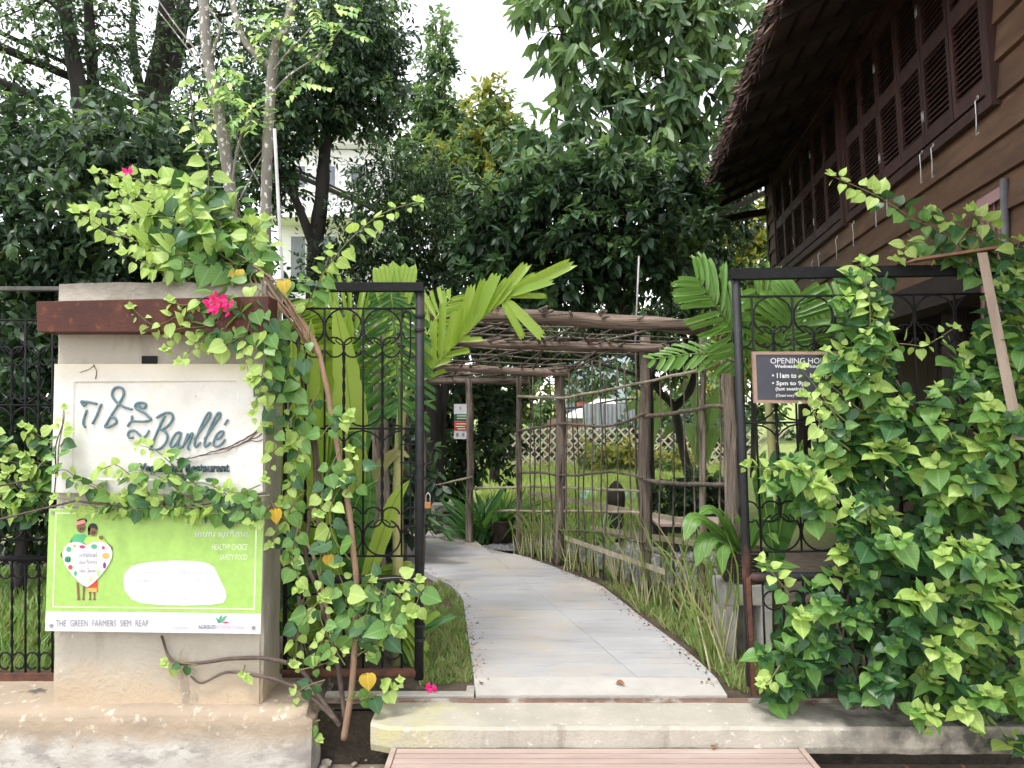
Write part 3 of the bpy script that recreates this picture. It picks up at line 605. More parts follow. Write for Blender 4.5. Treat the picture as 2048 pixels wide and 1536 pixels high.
# ================================================================== GATES AND FENCE
def arc(cx, cy, r, a0, a1, n=14, curl=0.0):
    out = []
    for i in range(n + 1):
        t = i / n; a = R(a0 + (a1 - a0) * t); rr = r * (1 - curl * t); out.append((cx + rr * math.cos(a), cy - rr * math.sin(a)))
    return out
def ironwork(par, T, Y, bars, ytop, ymid, ybot, y2top=None, y2bot=None, half=38.5, ext=None, rr=.0052):
    """scrolled iron panel in template pixels; T maps template pixels to photo pixels"""
    def tb(name, pts, r=rr, n=5):
        b = MB(); b.tube([P(*T(x, y), Y) for x, y in pts], r, n); return b.build(name, m_iron, par, smooth=True)
    x0, x1 = ext or (bars[0] - half, bars[-1] + half)
    for y in (ytop, ymid, ybot): tb('rail', [(x0, y), (x1, y)], .006)
    for x in bars: tb('bar', [(x, ytop), (x, (ytop + ybot) / 2), (x, ybot)], .006)
    cells = [bars[0] - half] + [x + half for x in bars]
    cells = [c for c in cells if x0 - 1 <= c <= x1 + 1]
    for c in cells:
        # twisted bar with a fleur at each end
        b = MB(); n = 60
        for k in (0, 1):
            pts = []
            for i in range(n + 1):
                y = ytop + 70 + (ybot - ytop - 140) * i / n; w = math.exp(-((abs((y - ytop - 115) % 240) - 0) / 40) ** 2); a = y * .11 + math.pi * k
                o = P(*T(c, y), Y); pts.append(o + Vector((math.cos(a), math.sin(a), 0)) * .0045)
            b.tube(pts, .0055, 5)
        b.build('twisted_bar', m_iron, par, smooth=True)
        for s in (1, -1):                              # s=1 upper motif, s=-1 its mirror at the bottom
            Y0 = ytop if s == 1 else ybot
            def my(pts): return [(x, Y0 + s * (y - 617)) for x, y in pts]
            tb('scroll', my(arc(c, 617 + 38, 37, 90, -62) [::-1] + arc(c, 617 + 38, 37, 90, 242)))
            for e in (1, -1):
                tb('scroll', my([(c, 690), (c + e * 8, 688), (c + e * 16, 682), (c + e * 15, 676)]), .004)
    for x in bars:
        for s in (1, -1):
            Y0 = ytop if s == 1 else ybot
            def my(pts): return [(xx, Y0 + s * (y - 617)) for xx, y in pts]
            for e in (1, -1):
                tb('scroll', my([(x, 662), (x + e * 3, 667)] + [(x + e * (px_ - x), y) for px_, y in arc(x + 20, 696, 22, 125, -165, 12, .22)]))
        for y_, e in ((ymid, -1), (ymid, 1)): pass
    for a, c in zip(bars, bars[1:]):
        mid = (a + c) / 2
        for e in (-1, 1):
            tb('scroll', [(a, ymid + e * 4), (a + 14, ymid + e * 7), (a + 27, ymid + e * 15), (mid, ymid + e * 28), (c - 27, ymid + e * 15), (c - 14, ymid + e * 7), (c, ymid + e * 4)])
    if y2top:
        for x in bars: tb('bar', [(x, y2top), (x, y2bot)], .006)
        for c in cells:
            b = MB()
            for k in (0, 1): b.tube([P(*T(c, y2top + (y2bot - y2top) * i / 30), Y) + Vector((math.cos(i * .9 + math.pi * k), math.sin(i * .9 + math.pi * k), 0)) * .004 for i in range(31)], .0045, 5)
            b.build('twisted_bar', m_iron, par, smooth=True)
            for e in (1, -1):
                tb('scroll', [(c + e * (x - c), y) for x, y in arc(c + 20, y2top + 34, 21, -200, 130, 14, .25)][::1])
                tb('scroll', [(c + e * (x - c), y) for x, y in arc(c + 20, y2bot - 34, 21, 200, -130, 14, .25)])
def pipe(par, name, a, c, r, m, n=14): b = MB(); b.tube([a, Vector(a).lerp(Vector(c), .5), c], r, n); return b.build(name, m, par, smooth=True)

# left leaf
YL = 4.28; gl = thing('iron_gate_leaf', 'black scrolled iron gate leaf beside the pillar, overgrown with vine', 'gate', P(700, 1355, YL))
po = pipe(gl, 'post', P(840, 574, YL), P(838, 1358, YL), .0255, m_pipe)
for y in (632, 660, 928, 956, 1250, 1278):
    p = P(839.5, y, YL); b = MB(); b.tube([p + Vector((0, 0, -.006)), p + Vector((0, 0, .006))], .031, 14); b.build('collar', m_pipe, po, smooth=False)
b = MB(); p0, p1 = P(566, 566, YL), P(848, 560, YL); b.box((p0.x, YL - .035, p0.z - .05), (p1.x, YL + .02, p0.z)); b.build('top_rail', m_iron, gl, bevel=.003)
pipe(gl, 'middle_rail', P(566, 1158, YL), P(830, 1160, YL), .024, m_pipe); pipe(gl, 'bottom_rail', P(566, 1346, YL), P(832, 1346, YL), .025, m_rusty)
pipe(gl, 'stile', P(570, 575, YL), P(570, 1346, YL), .012, m_iron)
ironwork(gl, lambda x, y: (x, y), YL, [649, 726, 803], 617, 857, 1112, 1170, 1336, ext=(574, 832))
b = MB()
for y in (889, 925): b.tube([P(800, y, YL), P(832, y, YL)], .004, 5)
b.build('wire', m_iron, gl)
for pts in ([(818, 622), (812, 616), (807, 622), (811, 630)], ): pass
for dy, ex in ((0, 0), (246, 92)): b = MB(); b.tube([P(x, y + dy, YL) for x, y in [(808, 636), (806, 628), (812, 621), (820, 626), (821, 640), (821, 700 + ex), (818, 725 + ex), (808, 732 + ex), (806, 722 + ex)]], .005, 5); b.build('edge_scroll', m_iron, gl, smooth=True)
# padlock hanging on the post
pk = thing('padlock', 'brass padlock with a bright shackle hanging on the left gate post', 'padlock', P(855, 1012, YL))
m_brass = mat('brass', (.45, .22, .1), None, 20, .35, metal=.8); p = P(856, 1006, YL); b = MB(); b.box((p.x - .017, p.y - .012, p.z - .03), (p.x + .017, p.y + .012, p.z + .006)); b.build('lock_body', m_brass, pk, bevel=.003)
b = MB(); b.tube(catmull([p + Vector(v) for v in ((-.011, 0, .004), (-.011, 0, .04), (0, 0, .055), (.011, 0, .04), (.011, 0, .004))], 5), .0035, 8); b.build('shackle', mat('chrome', (.7, .7, .7), None, 5, .2, metal=1), pk, smooth=True)

# right leaf: leans a little
YR = 4.06; gr = thing('iron_gate_leaf', 'black scrolled iron gate leaf buried in the big bright green bush', 'gate', P(1740, 1388, YR))
TR_ = lambda x, y: (1503 + (x - 649) * 81 / 77 + (y - 617) * .04, 593 + (y - 617) * 1.04 - (x - 649) * .012)
po = pipe(gr, 'post', P(1471, 548, YR), P(1502, 1372, YR), .0235, m_pipe)
b = MB(); p0, p1 = P(1462, 538, YR), P(2060, 528, YR); 
b.hexa([P(1462, 560, YR) + Vector((0, -.03, 0)), P(2060, 549, YR) + Vector((0, -.03, 0)), P(2060, 549, YR) + Vector((0, .03, 0)), P(1462, 560, YR) + Vector((0, .03, 0)), p0 + Vector((0, -.03, 0)), p1 + Vector((0, -.03, 0)), p1 + Vector((0, .03, 0)), p0 + Vector((0, .03, 0))]); b.build('top_rail', m_iron, gr, bevel=.003, recalc=True)
pipe(gr, 'middle_rail', P(1495, 1154, YR), P(2080, 1148, YR), .024, m_pipe); pipe(gr, 'bottom_rail', P(1503, 1362, YR), P(2080, 1355, YR), .024, m_pipe)
ironwork(gr, TR_, YR, [649 + 77 * i for i in range(7)], 617, 860, 1108, 1166, 1348, ext=(625, 1190))
b = MB()
for k in (0, 1):
    d = Vector((.014 if k else 0, 0 if k else .014, 0)); a, c = P(1490, 1155, YR - .03), P(1502, 1392, YR - .03)
    w_ = Vector((.028, .003, 0)) if k == 0 else Vector((.003, .028, 0))
    b.hexa([c, c + Vector((w_.x, 0, 0)), c + Vector((w_.x, w_.y, 0)), c + Vector((0, w_.y, 0)), a, a + Vector((w_.x, 0, 0)), a + Vector((w_.x, w_.y, 0)), a + Vector((0, w_.y, 0))])
b.build('angle_iron', m_rusty, gr)
b = MB(); p = P(1588, 1372, YR - .045); b.tube([p + Vector((0, -.018, 0)), p + Vector((0, .018, 0))], .052, 20); b.tube([p + Vector((0, -.024, 0)), p + Vector((0, -.0181, 0))], .018, 12); b.build('wheel', mat('rubber_wheel', (.018, .014, .012), None, 20, .8), gr, smooth=False)

# fence left of the pillar
YF = 4.3; fe = thing('iron_fence', 'black scrolled iron fence panel left of the plastered pillar', 'fence', P(50, 1370, YF))
TF = lambda x, y: (105 - 54 * 3 + (x - 649) * 54 / 77, 640 + (y - 617) * .93)
b = MB(); p0, p1 = P(-260, 574, YF), P(125, 574, YF); b.box((p0.x, YF - .025, p0.z - .022), (p1.x, YF + .025, p0.z)); b.build('top_rail', mat('worn_rail', (.1, .095, .085), (.05, .05, .048), 9, .7, .3, 60), fe, bevel=.003)
ironwork(fe, TF, YF, [649 + 77 * i for i in range(-3, 4)], 617, 800, 1090, 1120, 1385, ext=(380, 900))
pipe(fe, 'middle_rail', P(-240, 1117, YF), P(112, 1117, YF), .016, m_iron)
b = MB(); p0 = P(0, 1352, YF); b.box((-3.9, YF - .03, .062), (-2.36, YF + .03, p0.z + .02)); b.build('bottom_rail', m_rusty, fe)

# ================================================================== WOODEN STEP
m_teak = mat('pale_teak', (.42, .315, .27), (.34, .255, .22), 5, .7, .25, 60, stretch=(.25, 2, 2), stains=(((.46, .38, .34), 6, .55, .75, (.2, 2, 1)),), objrand=.07)
st = thing('slatted_wooden_step', 'pale slatted wooden step in front of the concrete threshold', 'step', (.4, 3.5, -.28))
x0, x1, zt = -.59, 1.423, -.098; y = 3.812; k = 0
while y > 3.2:
    w_ = .046; b = MB(); b.box((x0 + .03, y - w_, zt - .02), (x1 - .03, y, zt)); b.build('slat', m_teak, st, bevel=.003); y -= w_ + .0075
for xa, xb in ((x0, x0 + .027), (x1 - .027, x1)):
    b = MB(); b.box((xa, 3.2, zt - .075), (xb, 3.814, zt + .003)); b.build('side_rail', m_teak, st, bevel=.003)
for xa in (x0 + .028, (x0 + x1) / 2, x1 - .07):
    for ya in (3.25, 3.7): b = MB(); b.box((xa, ya, -.285), (xa + .04, ya + .04, zt - .021)); b.build('leg', m_teak, st)
# ================================================================== HOUSE ON STILTS
HA = R(8.5); ha = Vector((math.sin(HA), math.cos(HA), 0)); hn = Vector((-math.cos(HA), math.sin(HA), 0)); HO = Vector((2.2, 0, 0)); LEAN = .05
def Hp(s, out, z): return HO + ha * s + hn * (out + LEAN * (z - 2.5)) + Vector((0, 0, z))
def hs_of(px): u = (px - 1024) / F; return (HO.x / (u - math.tan(HA))) / math.cos(HA)
hw = mat('clapboard_wood', (.15, .08, .047), (.09, .048, .03), 4, .62, .35, 40, stretch=(3, .35, 3), stains=(((.16, .1, .06), 3, .5, .72, (3, .3, 3)), ((.03, .018, .014), 8, .62, .72, (3, .5, 3))), objrand=.16)
hsut = mat('shutter_wood', (.068, .03, .025), (.04, .018, .016), 5, .6, .3, 40, stretch=(2, 2, .4), objrand=.25)
hdark = mat('dark_timber', (.03, .02, .017), (.018, .012, .01), 5, .8, .3, 40)
house = thing('wooden_stilt_house', 'dark brown wooden house on stilts with louvred shutters and thatched eaves', 'house', Hp(7, -2, 0))
S0, S1 = 3.0, 11.55
def hbox(s0, s1, o0, o1, z0, z1, tilt=0.0):
    """box along the wall; tilt pushes the lower outer edge out (clapboards)"""
    return [Hp(s1, o0, z0), Hp(s0, o0, z0), Hp(s0, o1 + tilt, z0), Hp(s1, o1 + tilt, z0), Hp(s1, o0, z1), Hp(s0, o0, z1), Hp(s0, o1, z1), Hp(s1, o1, z1)]
def hb(name, m, *a, parent=house, **k): b = MB(); b.hexa(hbox(*a, **k)); return b.build(name, m, parent, recalc=True)
zb = 2.47; WB, WT = 3.40, 4.66
winA = (hs_of(2016), hs_of(1722)); winB = (hs_of(1706), hs_of(1572))
k = 0; z = zb
while z < 4.85:
    h = .215
    if z + h <= WB + .03: spans = [(S0, S1)]
    else: spans = [(S0, winA[0] - .04), (winA[1] + .04, winB[0] - .04), (winB[1] + .04, S1)] if z < WT else [(S0, S1)]
    for a, c in spans:
        if c > a: hb('clapboard', hw, a, c, -.02, .004, z, z + h - .004, tilt=.028)
    z += h
hb('wall_core', hdark, S0, S1, -.12, -.0205, zb, 4.86)
hb('sill_beam', hdark, S0, S1 + .05, -.2, .03, zb - .2, zb - .001)
hb('corner_post', hdark, S1, S1 + .13, -.14, .03, zb, 4.86)
# windows: frame, six leaves each with two louvred panels
slm = None
def shutter(s0, s1):
    par = MB(); sh = None; st_ = .045; o0, o1 = .012, .045
    b = MB()
    for a, c, z0, z1 in ((s0, s0 + st_, WB, WT), (s1 - st_, s1, WB, WT), (s0 + st_, s1 - st_, WB, WB + .09), (s0 + st_, s1 - st_, WT - .09, WT), (s0 + st_, s1 - st_, (WB + WT) / 2 - .055, (WB + WT) / 2 + .055)): b.hexa(hbox(a, c, o0, o1, z0, z1))
    sh = b.build('shutter', hsut, house, recalc=True)
    b = MB(); b.hexa(hbox(s0 + st_, s1 - st_, .006, .0119, WB + .09, WT - .09)); b.build('shutter_back', hdark, sh, recalc=True)
    for z0, z1 in ((WB + .09, (WB + WT) / 2 - .055), ((WB + WT) / 2 + .055, WT - .09)):
        n = 13
        for i in range(n):
            zc = z0 + (z1 - z0) * (i + .5) / n + random.uniform(-.003, .003); c = hbox(s0 + st_, s1 - st_, .016, .022, zc - .016, zc + .016)
            for q in (0, 1, 2, 3): c[q] = c[q] + hn * random.uniform(.017, .026)
            b = MB(); b.hexa(c); b.build('louvre', hsut, sh, recalc=True)
for wa, wb_ in (winA, winB):
    for a, c, z0, z1 in ((wa - .075, wa - .005, WB - .03, WT + .08), (wb_ + .005, wb_ + .075, WB - .03, WT + .08), (wa - .075, wb_ + .075, WB - .1, WB - .031), (wa - .075, wb_ + .075, WT + .005, WT + .0799)):
        hb('window_frame', hsut, a, c, .0, .06, z0, z1)
    hb('window_reveal', hdark, wa - .005, wb_ + .005, -.0195, .005, WB - .03, WT + .005)
    w_ = (wb_ - wa) / 6
    for i in range(6): shutter(wa + w_ * i + .006, wa + w_ * (i + 1) - .006)
    for i in (2, 4):
        for zc in (WB + .2, WT - .3):
            b = MB()
            for e in (-.013, .013): b.tube([Hp(wa + w_ * i + e, .052, zc - .04), Hp(wa + w_ * i + e, .052, zc + .04)], .005, 6)
            b.build('hinge', mat('zinc', (.6, .6, .6), None, 20, .4, metal=.7) if 'zinc' not in bpy.data.materials else bpy.data.materials['zinc'], house, smooth=True)
zinc = bpy.data.materials['zinc']
for px_, py_ in ((2001, 192), (1904, 288), (1880, 302), (1806, 376), (1782, 400), (1733, 443), (1697, 474), (1659, 506), (1645, 522)):
    s = hs_of(px_); o = Hp(s, .05, 0); top = P(px_, py_, o.y).z; b = MB(); L = .215
    pts = [Hp(s, .06, top), Hp(s, .075, top - .02), Hp(s + .02, .066, top - L * .5), Hp(s + .035, .066, top - L), Hp(s - .03, .08, top - L - .005)]
    b.tube(pts, .0042, 6); b.tube([Hp(s + .013 * math.cos(t), .06, top + .013 * math.sin(t)) for t in [i * .9 for i in range(8)]], .0035, 5); b.build('window_hook', zinc, house, smooth=True)
# roof: eave line, underside with rafters and battens, thatch
EZ, EO = 4.33, 1.15; RS = math.tan(R(25)); S2 = 11.9
def Rp(s, t, up=0): return HO + ha * s + hn * (EO - t) + Vector((0, 0, EZ + t * RS + up))
m_thatch = mat('grey_thatch', (.12, .085, .07), (.065, .045, .04), 14, .95, .8, 60, stretch=(1, 4, 4), stains=(((.2, .13, .1), 18, .6, .72, (1, 1, 1)),))
b = MB()
def roofpt(top):
    def fn(u, v): 
        s = 1.0 + (S2 - 1.0) * u; t = 4.5 * v; q = noise.noise(Vector((s * 3, t * 3, 0))) * .03
        return Rp(s, t + (0 if not top else 0), (.2 + q) if top else .07)
    return fn
b.grid(roofpt(True), 60, 20); b.grid(lambda u, v: roofpt(False)(1 - u, v), 60, 20); w = 61
b.build('thatch_roof', m_thatch, house)
b = MB(); b.grid(lambda u, v: Rp(1.0 + (S2 - 1) * u, .02, .07 + .13 * v), 40, 1); b.grid(lambda u, v: Rp(S2, 4.5 * u, .07 + .13 * v), 20, 1); b.build('thatch_edge', m_thatch, house)
for i in range(15):
    s = 1.6 + i * .75; b = MB(); b.hexa([Rp(s, .06, -.05), Rp(s + .06, .06, -.05), Rp(s + .06, 4.4, -.05), Rp(s, 4.4, -.05), Rp(s, .06, .03), Rp(s + .06, .06, .03), Rp(s + .06, 4.4, .03), Rp(s, 4.4, .03)]); b.build('rafter', hdark, house, recalc=True)
for i in range(22):
    t = .05 + i * .2; b = MB(); b.hexa([Rp(1, t, .031), Rp(S2, t, .031), Rp(S2, t + .03, .031), Rp(1, t + .03, .031), Rp(1, t, .06), Rp(S2, t, .06), Rp(S2, t + .03, .06), Rp(1, t + .03, .06)]); b.build('batten', hdark, house, recalc=True)
for i, s in enumerate((11.6,)):
    b = MB(); b.hexa([Rp(s, .12, -.16), Rp(s + .08, .12, -.16), Rp(s + .08, 1.2, -.5), Rp(s, 1.2, -.5), Rp(s, .12, -.06), Rp(s + .08, .12, -.06), Rp(s + .08, 1.2, -.4), Rp(s, 1.2, -.4)]); b.build('eave_bracket', hdark, house, recalc=True)
# ragged straw hanging from the thatch edge
n = 3600; ss = 1.2 + (S2 - 1.2) * rng.random(n); upv = .04 + .17 * rng.random(n)
base = np.array([Rp(s, .1, u) for s, u in zip(ss, upv)]); d = nrmz(np.array(hn)[None] * (.5 + .5 * rng.random((n, 1))) + np.array([0, 0, -1.0]) * (.25 + .8 * rng.random((n, 1))) + np.array(ha)[None] * rng.normal(size=(n, 1)) * .35)
m_straw1 = mat('thatch_straw', (.14, .09, .075), (.07, .045, .04), 9, .9); m_straw2 = mat('thatch_straw_pale', (.3, .215, .17), (.2, .14, .11), 9, .9)
o = leaf_mesh('straw_fringe', T_blade, base, d, rvec(n), [.07 + .13 * x for x in rng.random(n)], (rng.random(n) < .22).astype(int), [m_straw1, m_straw2], house, 2.2); stuff(o)
# far gable end under the eave, floor, stilts and dim undercroft
b = MB(); b.hexa([Hp(S1 + .13, -4, zb), Hp(S1 + .13, .0, zb), Hp(S1 + .2, .0, zb), Hp(S1 + .2, -4, zb), Hp(S1 + .13, -4, 4.8), Hp(S1 + .13, 0, 4.8), Hp(S1 + .2, 0, 4.8), Hp(S1 + .2, -4, 4.8)]); b.build('end_wall', hw, house, recalc=True)
hb('floor_deck', hdark, S0, S1, -4.5, -.13, zb - .06, zb + .02)
for i in range(8): hb('joist', hdark, S0 + .3 + i * 1.15, S0 + .38 + i * 1.15, -4.5, -.21, zb - .2, zb - .061)
for i, s in enumerate((3.6, 5.9, 8.3, 10.9)):
    for o_ in (-.12, -2.2):
        p = Hp(s, o_, 0); b = MB(); b.tube(seg((p.x, p.y, 0), (p.x, p.y, zb - .2), 4), .085, 10); b.build('stilt', hdark, house, smooth=True)
m_maroon = mat('maroon_boards', (.075, .032, .03), (.05, .022, .02), 6, .7, .3, 40, stretch=(2, 2, .3), objrand=.2)
for i in range(17):
    s = 4.2 + i * .42; hb('undercroft_board', m_maroon, s, s + .41, -1.4, -1.37, .0, zb - .2)
# corrugated lean-to sheet with its steel post at the right edge
lt = thing('corrugated_panel', 'maroon corrugated metal panel with a steel post above the right bush', 'panel', P(2040, 560, 4.5))
m_cor = mat('maroon_sheet', (.3, .17, .16), (.24, .13, .125), 6, .5, spec=.5); b = MB()
def cor(u, v):
    pA = P(1958, 412, 4.62); pB = P(2150, 300, 4.1); x = pA.x + (pB.x - pA.x) * u; yy = pA.y + (pB.y - pA.y) * u
    zt_ = pA.z + (pB.z - pA.z) * u; zz = 1.2 + (zt_ - 1.2) * v
    return (x + .01 * math.sin(u * 100), yy + .012 * math.sin(u * 100), zz)
b.grid(cor, 120, 2); b.build('sheet', m_cor, lt, smooth=True)
b = MB(); a, c = P(1950, 420, 4.6), P(2160, 290, 4.05); b.hexa([a + Vector((0, -.02, -.02)), c + Vector((0, -.02, -.02)), c + Vector((0, -.015, -.02)), a + Vector((0, -.015, -.02)), a + Vector((0, -.02, .05)), c + Vector((0, -.02, .05)), c + Vector((0, -.015, .05)), a + Vector((0, -.015, .05))]); b.build('cap_flashing', m_cor, lt, recalc=True)
pipe(lt, 'steel_post', P(2008, 358, 4.4), P(2022, 1000, 4.4), .022, mat('grey_steel', (.2, .2, .21), (.14, .14, .145), 20, .5, metal=.3), 8)
# rusty angle on top of the gate and the leaning timber prop
ra = thing('rusty_angle_bar', 'rusty steel strip resting on the right gate top rail', 'bar', P(1920, 510, 4.02)); b = MB()
a, c = P(1830, 521, 3.9), P(2012, 494, 3.9); b.hexa([a, c, c + Vector((0, .12, 0)), a + Vector((0, .12, 0)), a + Vector((0, 0, .012)), c + Vector((0, 0, .014)), c + Vector((0, .12, .014)), a + Vector((0, .12, .012))]); b.build('angle', mat('bright_rust', (.3, .15, .1), (.2, .1, .07), 12, .8), ra, recalc=True)
tp = thing('timber_prop', 'pale weathered timber prop leaning over the right gate', 'post', P(2040, 860, 3.62)); b = MB()
b.hexa([P(2026, 880, 3.6), P(2050, 880, 3.6), P(2050, 880, 3.64), P(2026, 880, 3.64), P(1954, 506, 3.72), P(1974, 504, 3.72), P(1974, 504, 3.76), P(1954, 506, 3.76)]); b.build('timber', mat('pale_timber', (.36, .28, .22), (.27, .205, .16), 6, .8, .3, 40, stretch=(2, 2, .3)), tp, recalc=True)
# ================================================================== PERGOLA
pg = thing('log_pergola', 'rustic log pergola with a stick lattice roof curving along the path', 'pergola', G(1118, 1128))
def log(name, pts, r, m, parent=pg, n=12, sub=14, rough=.28, amp=.018, seed=None):
    seed = random.random() * 50 if seed is None else seed
    q = wob(catmull(pts, max(2, sub // max(1, len(pts) - 1))), amp, 2.2, seed); b = MB(); b.tube(q, r, n, rough, seed=seed)
    return b.build(name, m, parent, smooth=True)
posts = {'R1': (1469, 1280, 1457, 702, .048), 'R2': (1289, 1194, 1290, 674, .05), 'R3': (1118, 1130, 1119, 742, .052), 'R4': (1035, 1109, 1036, 755, .03), 'R5': (938, 1094, 938, 758, .04)}
PY = {}
for k_, (bx_, by_, tx_, ty_, r_) in posts.items():
    g_ = G(bx_, by_, -.02); PY[k_] = g_.y; log('post', [g_ - Vector((0, 0, .05)), P((bx_ + tx_) / 2 + 2, (by_ + ty_) / 2, g_.y), P(tx_, ty_, g_.y)], [r_ * 1.1, r_ * .92], m_log)
YB1, YB2, YB3, YB4 = 5.35, PY['R2'] - .05, PY['R3'] - .04, PY['R5'] + .05
for x_, Y_, ty_, r_ in ((757, 5.3, 640, .05), (838, 6.4, 700, .04), (806, 7.6, 735, .04), (700, 8.5, 758, .04)):
    t_ = P(x_, ty_, Y_); log('post', [(t_.x, Y_, -.05), (t_.x + .02, Y_, 1.0), t_], [r_ * 1.1, r_], m_log)
beams = [((690, 628, YB1), (1050, 634, YB1), (1408, 658, YB1), .049), ((760, 680, YB2), (1060, 690, YB2), (1336, 697, YB2), .036), ((730, 724, YB3), (930, 738, YB3), (1140, 747, YB3), .036), ((640, 762, YB4), (840, 762, YB4), (1056, 762, YB4), .036)]
bw_ = []
for a, m_, c, r_ in beams:
    pts = [P(*a), P(*m_), P(*c)]; bw_.append(catmull(pts, 10)); log('beam', pts, [r_ * .92, r_ * 1.08], m_beam, amp=.014)
def on(bm__, t): i = min(int(t * (len(bm__) - 1)), len(bm__) - 2); return bm__[i].lerp(bm__[i + 1], t * (len(bm__) - 1) - i)
def stick(a, c, r, parent=pg, name='roof_stick', m=m_stick, amp=.03, n=5, k=6):
    b = MB(); b.tube(wob(seg(a, c, k), amp, 1.7, random.random() * 60), [r, r * .65], n, .2, seed=random.random() * 9); return b.build(name, m, parent, smooth=True)
for i in range(3):
    for j in range(17):
        t = random.uniform(0, 1); e = t + random.choice((-1, 1)) * random.uniform(.05, .4); e = min(max(e, 0), 1)
        a, c = on(bw_[i], t), on(bw_[i + 1], e); d = (c - a) * .12; up = Vector((0, 0, random.uniform(.02, .07)))
        stick(a - d + up, c + d + up, random.uniform(.007, .013))
    for j in range(4):
        f_ = (j + .5) / 4; a = on(bw_[i], random.uniform(0, .1)).lerp(on(bw_[i + 1], 0), f_); c = on(bw_[i], 1).lerp(on(bw_[i + 1], 1), f_)
        stick(a + Vector((0, 0, .05)), c + Vector((.1, 0, .03)), random.uniform(.007, .013))
# right-hand side: rails and upright sticks
xs_ = [(1469, 'R1'), (1289, 'R2'), (1118, 'R3'), (1035, 'R4'), (938, 'R5')]
base_ = [(G(*posts[k_][:2]).x, PY[k_]) for _, k_ in xs_]
def wallY(px_):
    u = (px_ - 1024) / F
    for (x0_, y0_), (x1_, y1_) in zip(base_, base_[1:]):
        # intersection of x = u*y with the segment
        den = (x1_ - x0_) - u * (y1_ - y0_)
        t = (u * y0_ - x0_) / den if abs(den) > 1e-6 else -1
        if -.02 <= t <= 1.02: return y0_ + (y1_ - y0_) * t
    return PY['R1'] if px_ > 1469 else PY['R5']
def rail(pts, r, m=m_stick, name='side_rail', off=-.03): b = MB(); q = catmull([P(x, y, wallY(x) + off) for x, y in pts], 6); b.tube(wob(q, .012, 4, random.random() * 30), [r, r * .85], 7, .3, seed=random.random() * 9); return b.build(name, m, pg, smooth=True)
rail([(1036, 862), (1070, 856), (1118, 848), (1170, 850), (1220, 852), (1260, 840), (1292, 828)], .014); rail([(1292, 833), (1340, 828), (1375, 822), (1412, 814), (1456, 812)], .017)
rail([(1036, 946), (1080, 944), (1118, 950), (1170, 948), (1230, 944), (1290, 957)], .013); rail([(1290, 960), (1360, 966), (1410, 967), (1458, 968)], .017)
rail([(1036, 792), (1118, 795), (1180, 786), (1290, 765), (1400, 738), (1462, 712)], .014, m_bamboo); rail([(940, 978), (1036, 974), (1118, 975), (1290, 982)], .014, m_bamboo, off=.05)
rail([(985, 1022), (1118, 1022), (1290, 1024)], .014, m_bamboo, off=.06)
rail([(945, 952), (900, 965), (868, 972)], .013, m_bamboo)
for x in (1055, 1067, 1078, 1097, 1136, 1144, 1156, 1166, 1186, 1200, 1214, 1232, 1251, 1268, 1320, 1341, 1367, 1389, 1437):
    Y_ = wallY(x) + random.uniform(-.03, .03); top = 770 - (x - 1040) * .22 + random.uniform(-20, 8); xb = x + random.uniform(-6, 12)
    stick((P(xb, 900, Y_).x, Y_, -.02), P(x, top, Y_), random.uniform(.007, .012), name='upright_stick', amp=.035)
log('post', [(P(1405, 900, 5.6).x, 5.6, -.02), P(1403, 660, 5.6)], [.026, .022], m_log)
rail([(1118, 1060), (1200, 1066), (1290, 1085)], .012); rail([(1290, 1100), (1380, 1120), (1462, 1140)], .013)
# loose planks leaning along the foot of the lattice
for a, c, Y_, w_ in (((1055, 990), (1440, 1060), 8.3, .05), ((1180, 1062), (1440, 1100), 7.3, .05), ((1130, 1080), (1330, 1150), 7.0, .04)):
    b = MB(); p, q = P(*a, Y_ + .4), P(*c, Y_ - 1.2); d = Vector((0, 0, w_)); e = Vector((0, .02, 0)); b.hexa([p, q, q + e, p + e, p + d, q + d, q + d + e, p + d + e]); b.build('low_plank', m_bamboo, pg, recalc=True)

# ================================================================== SMALL GARDEN THINGS
# gravel patch beyond the lattice
gv = MB(); pts = [G(x, y, .012) for x, y in ((945, 1096), (1020, 1082), (1200, 1075), (1420, 1085), (1520, 1130), (1420, 1180), (1290, 1175), (1150, 1118), (1050, 1104))]
gv.quad(*pts); m_grav = mat('grey_gravel', (.27, .275, .29), (.12, .12, .125), 60, .9, .9, 90, dist=.02, stains=(((.42, .42, .44), 90, .6, .68, (1, 1, 1)),)); struct(gv.build('gravel_bed', m_grav))
n = 5000; poly = np.array([p[:2] for p in pts]); lo, hi = poly.min(0), poly.max(0); q = lo + (hi - lo) * rng.random((n * 2, 2))
def inpoly(q, poly):
    x, y = q[:, 0], q[:, 1]; c = np.zeros(len(q), bool)
    for (x0_, y0_), (x1_, y1_) in zip(poly, np.roll(poly, -1, 0)):
        k = ((y0_ > y) != (y1_ > y)) & (x < (x1_ - x0_) * (y - y0_) / (y1_ - y0_ + 1e-12) + x0_); c ^= k
    return c
q = q[inpoly(q, poly)][:n]; ico = np.array([(0, 0, .6), (.9, 0, 0), (0, .8, 0), (-.9, 0, 0), (0, -.8, 0)], float); icf = np.array([(0, 1, 2), (0, 2, 3), (0, 3, 4), (0, 4, 1)])
m_peb1 = mat('pebble_grey', (.3, .3, .32), (.2, .2, .21), 20, .8); m_peb2 = mat('pebble_dark', (.14, .14, .15), (.2, .2, .21), 20, .8)
stuff(tag(leaf_mesh('gravel', (ico, icf), np.c_[q, np.full(len(q), .013)], rvec(len(q)) * [1, 1, .1], np.tile([0, 0, 1.], (len(q), 1)), .012 + .012 * rng.random(len(q)), rng.integers(0, 2, len(q)), [m_peb1, m_peb2], smooth=False), 'blue-grey gravel spread beside the pergola lattice', 'gravel'))

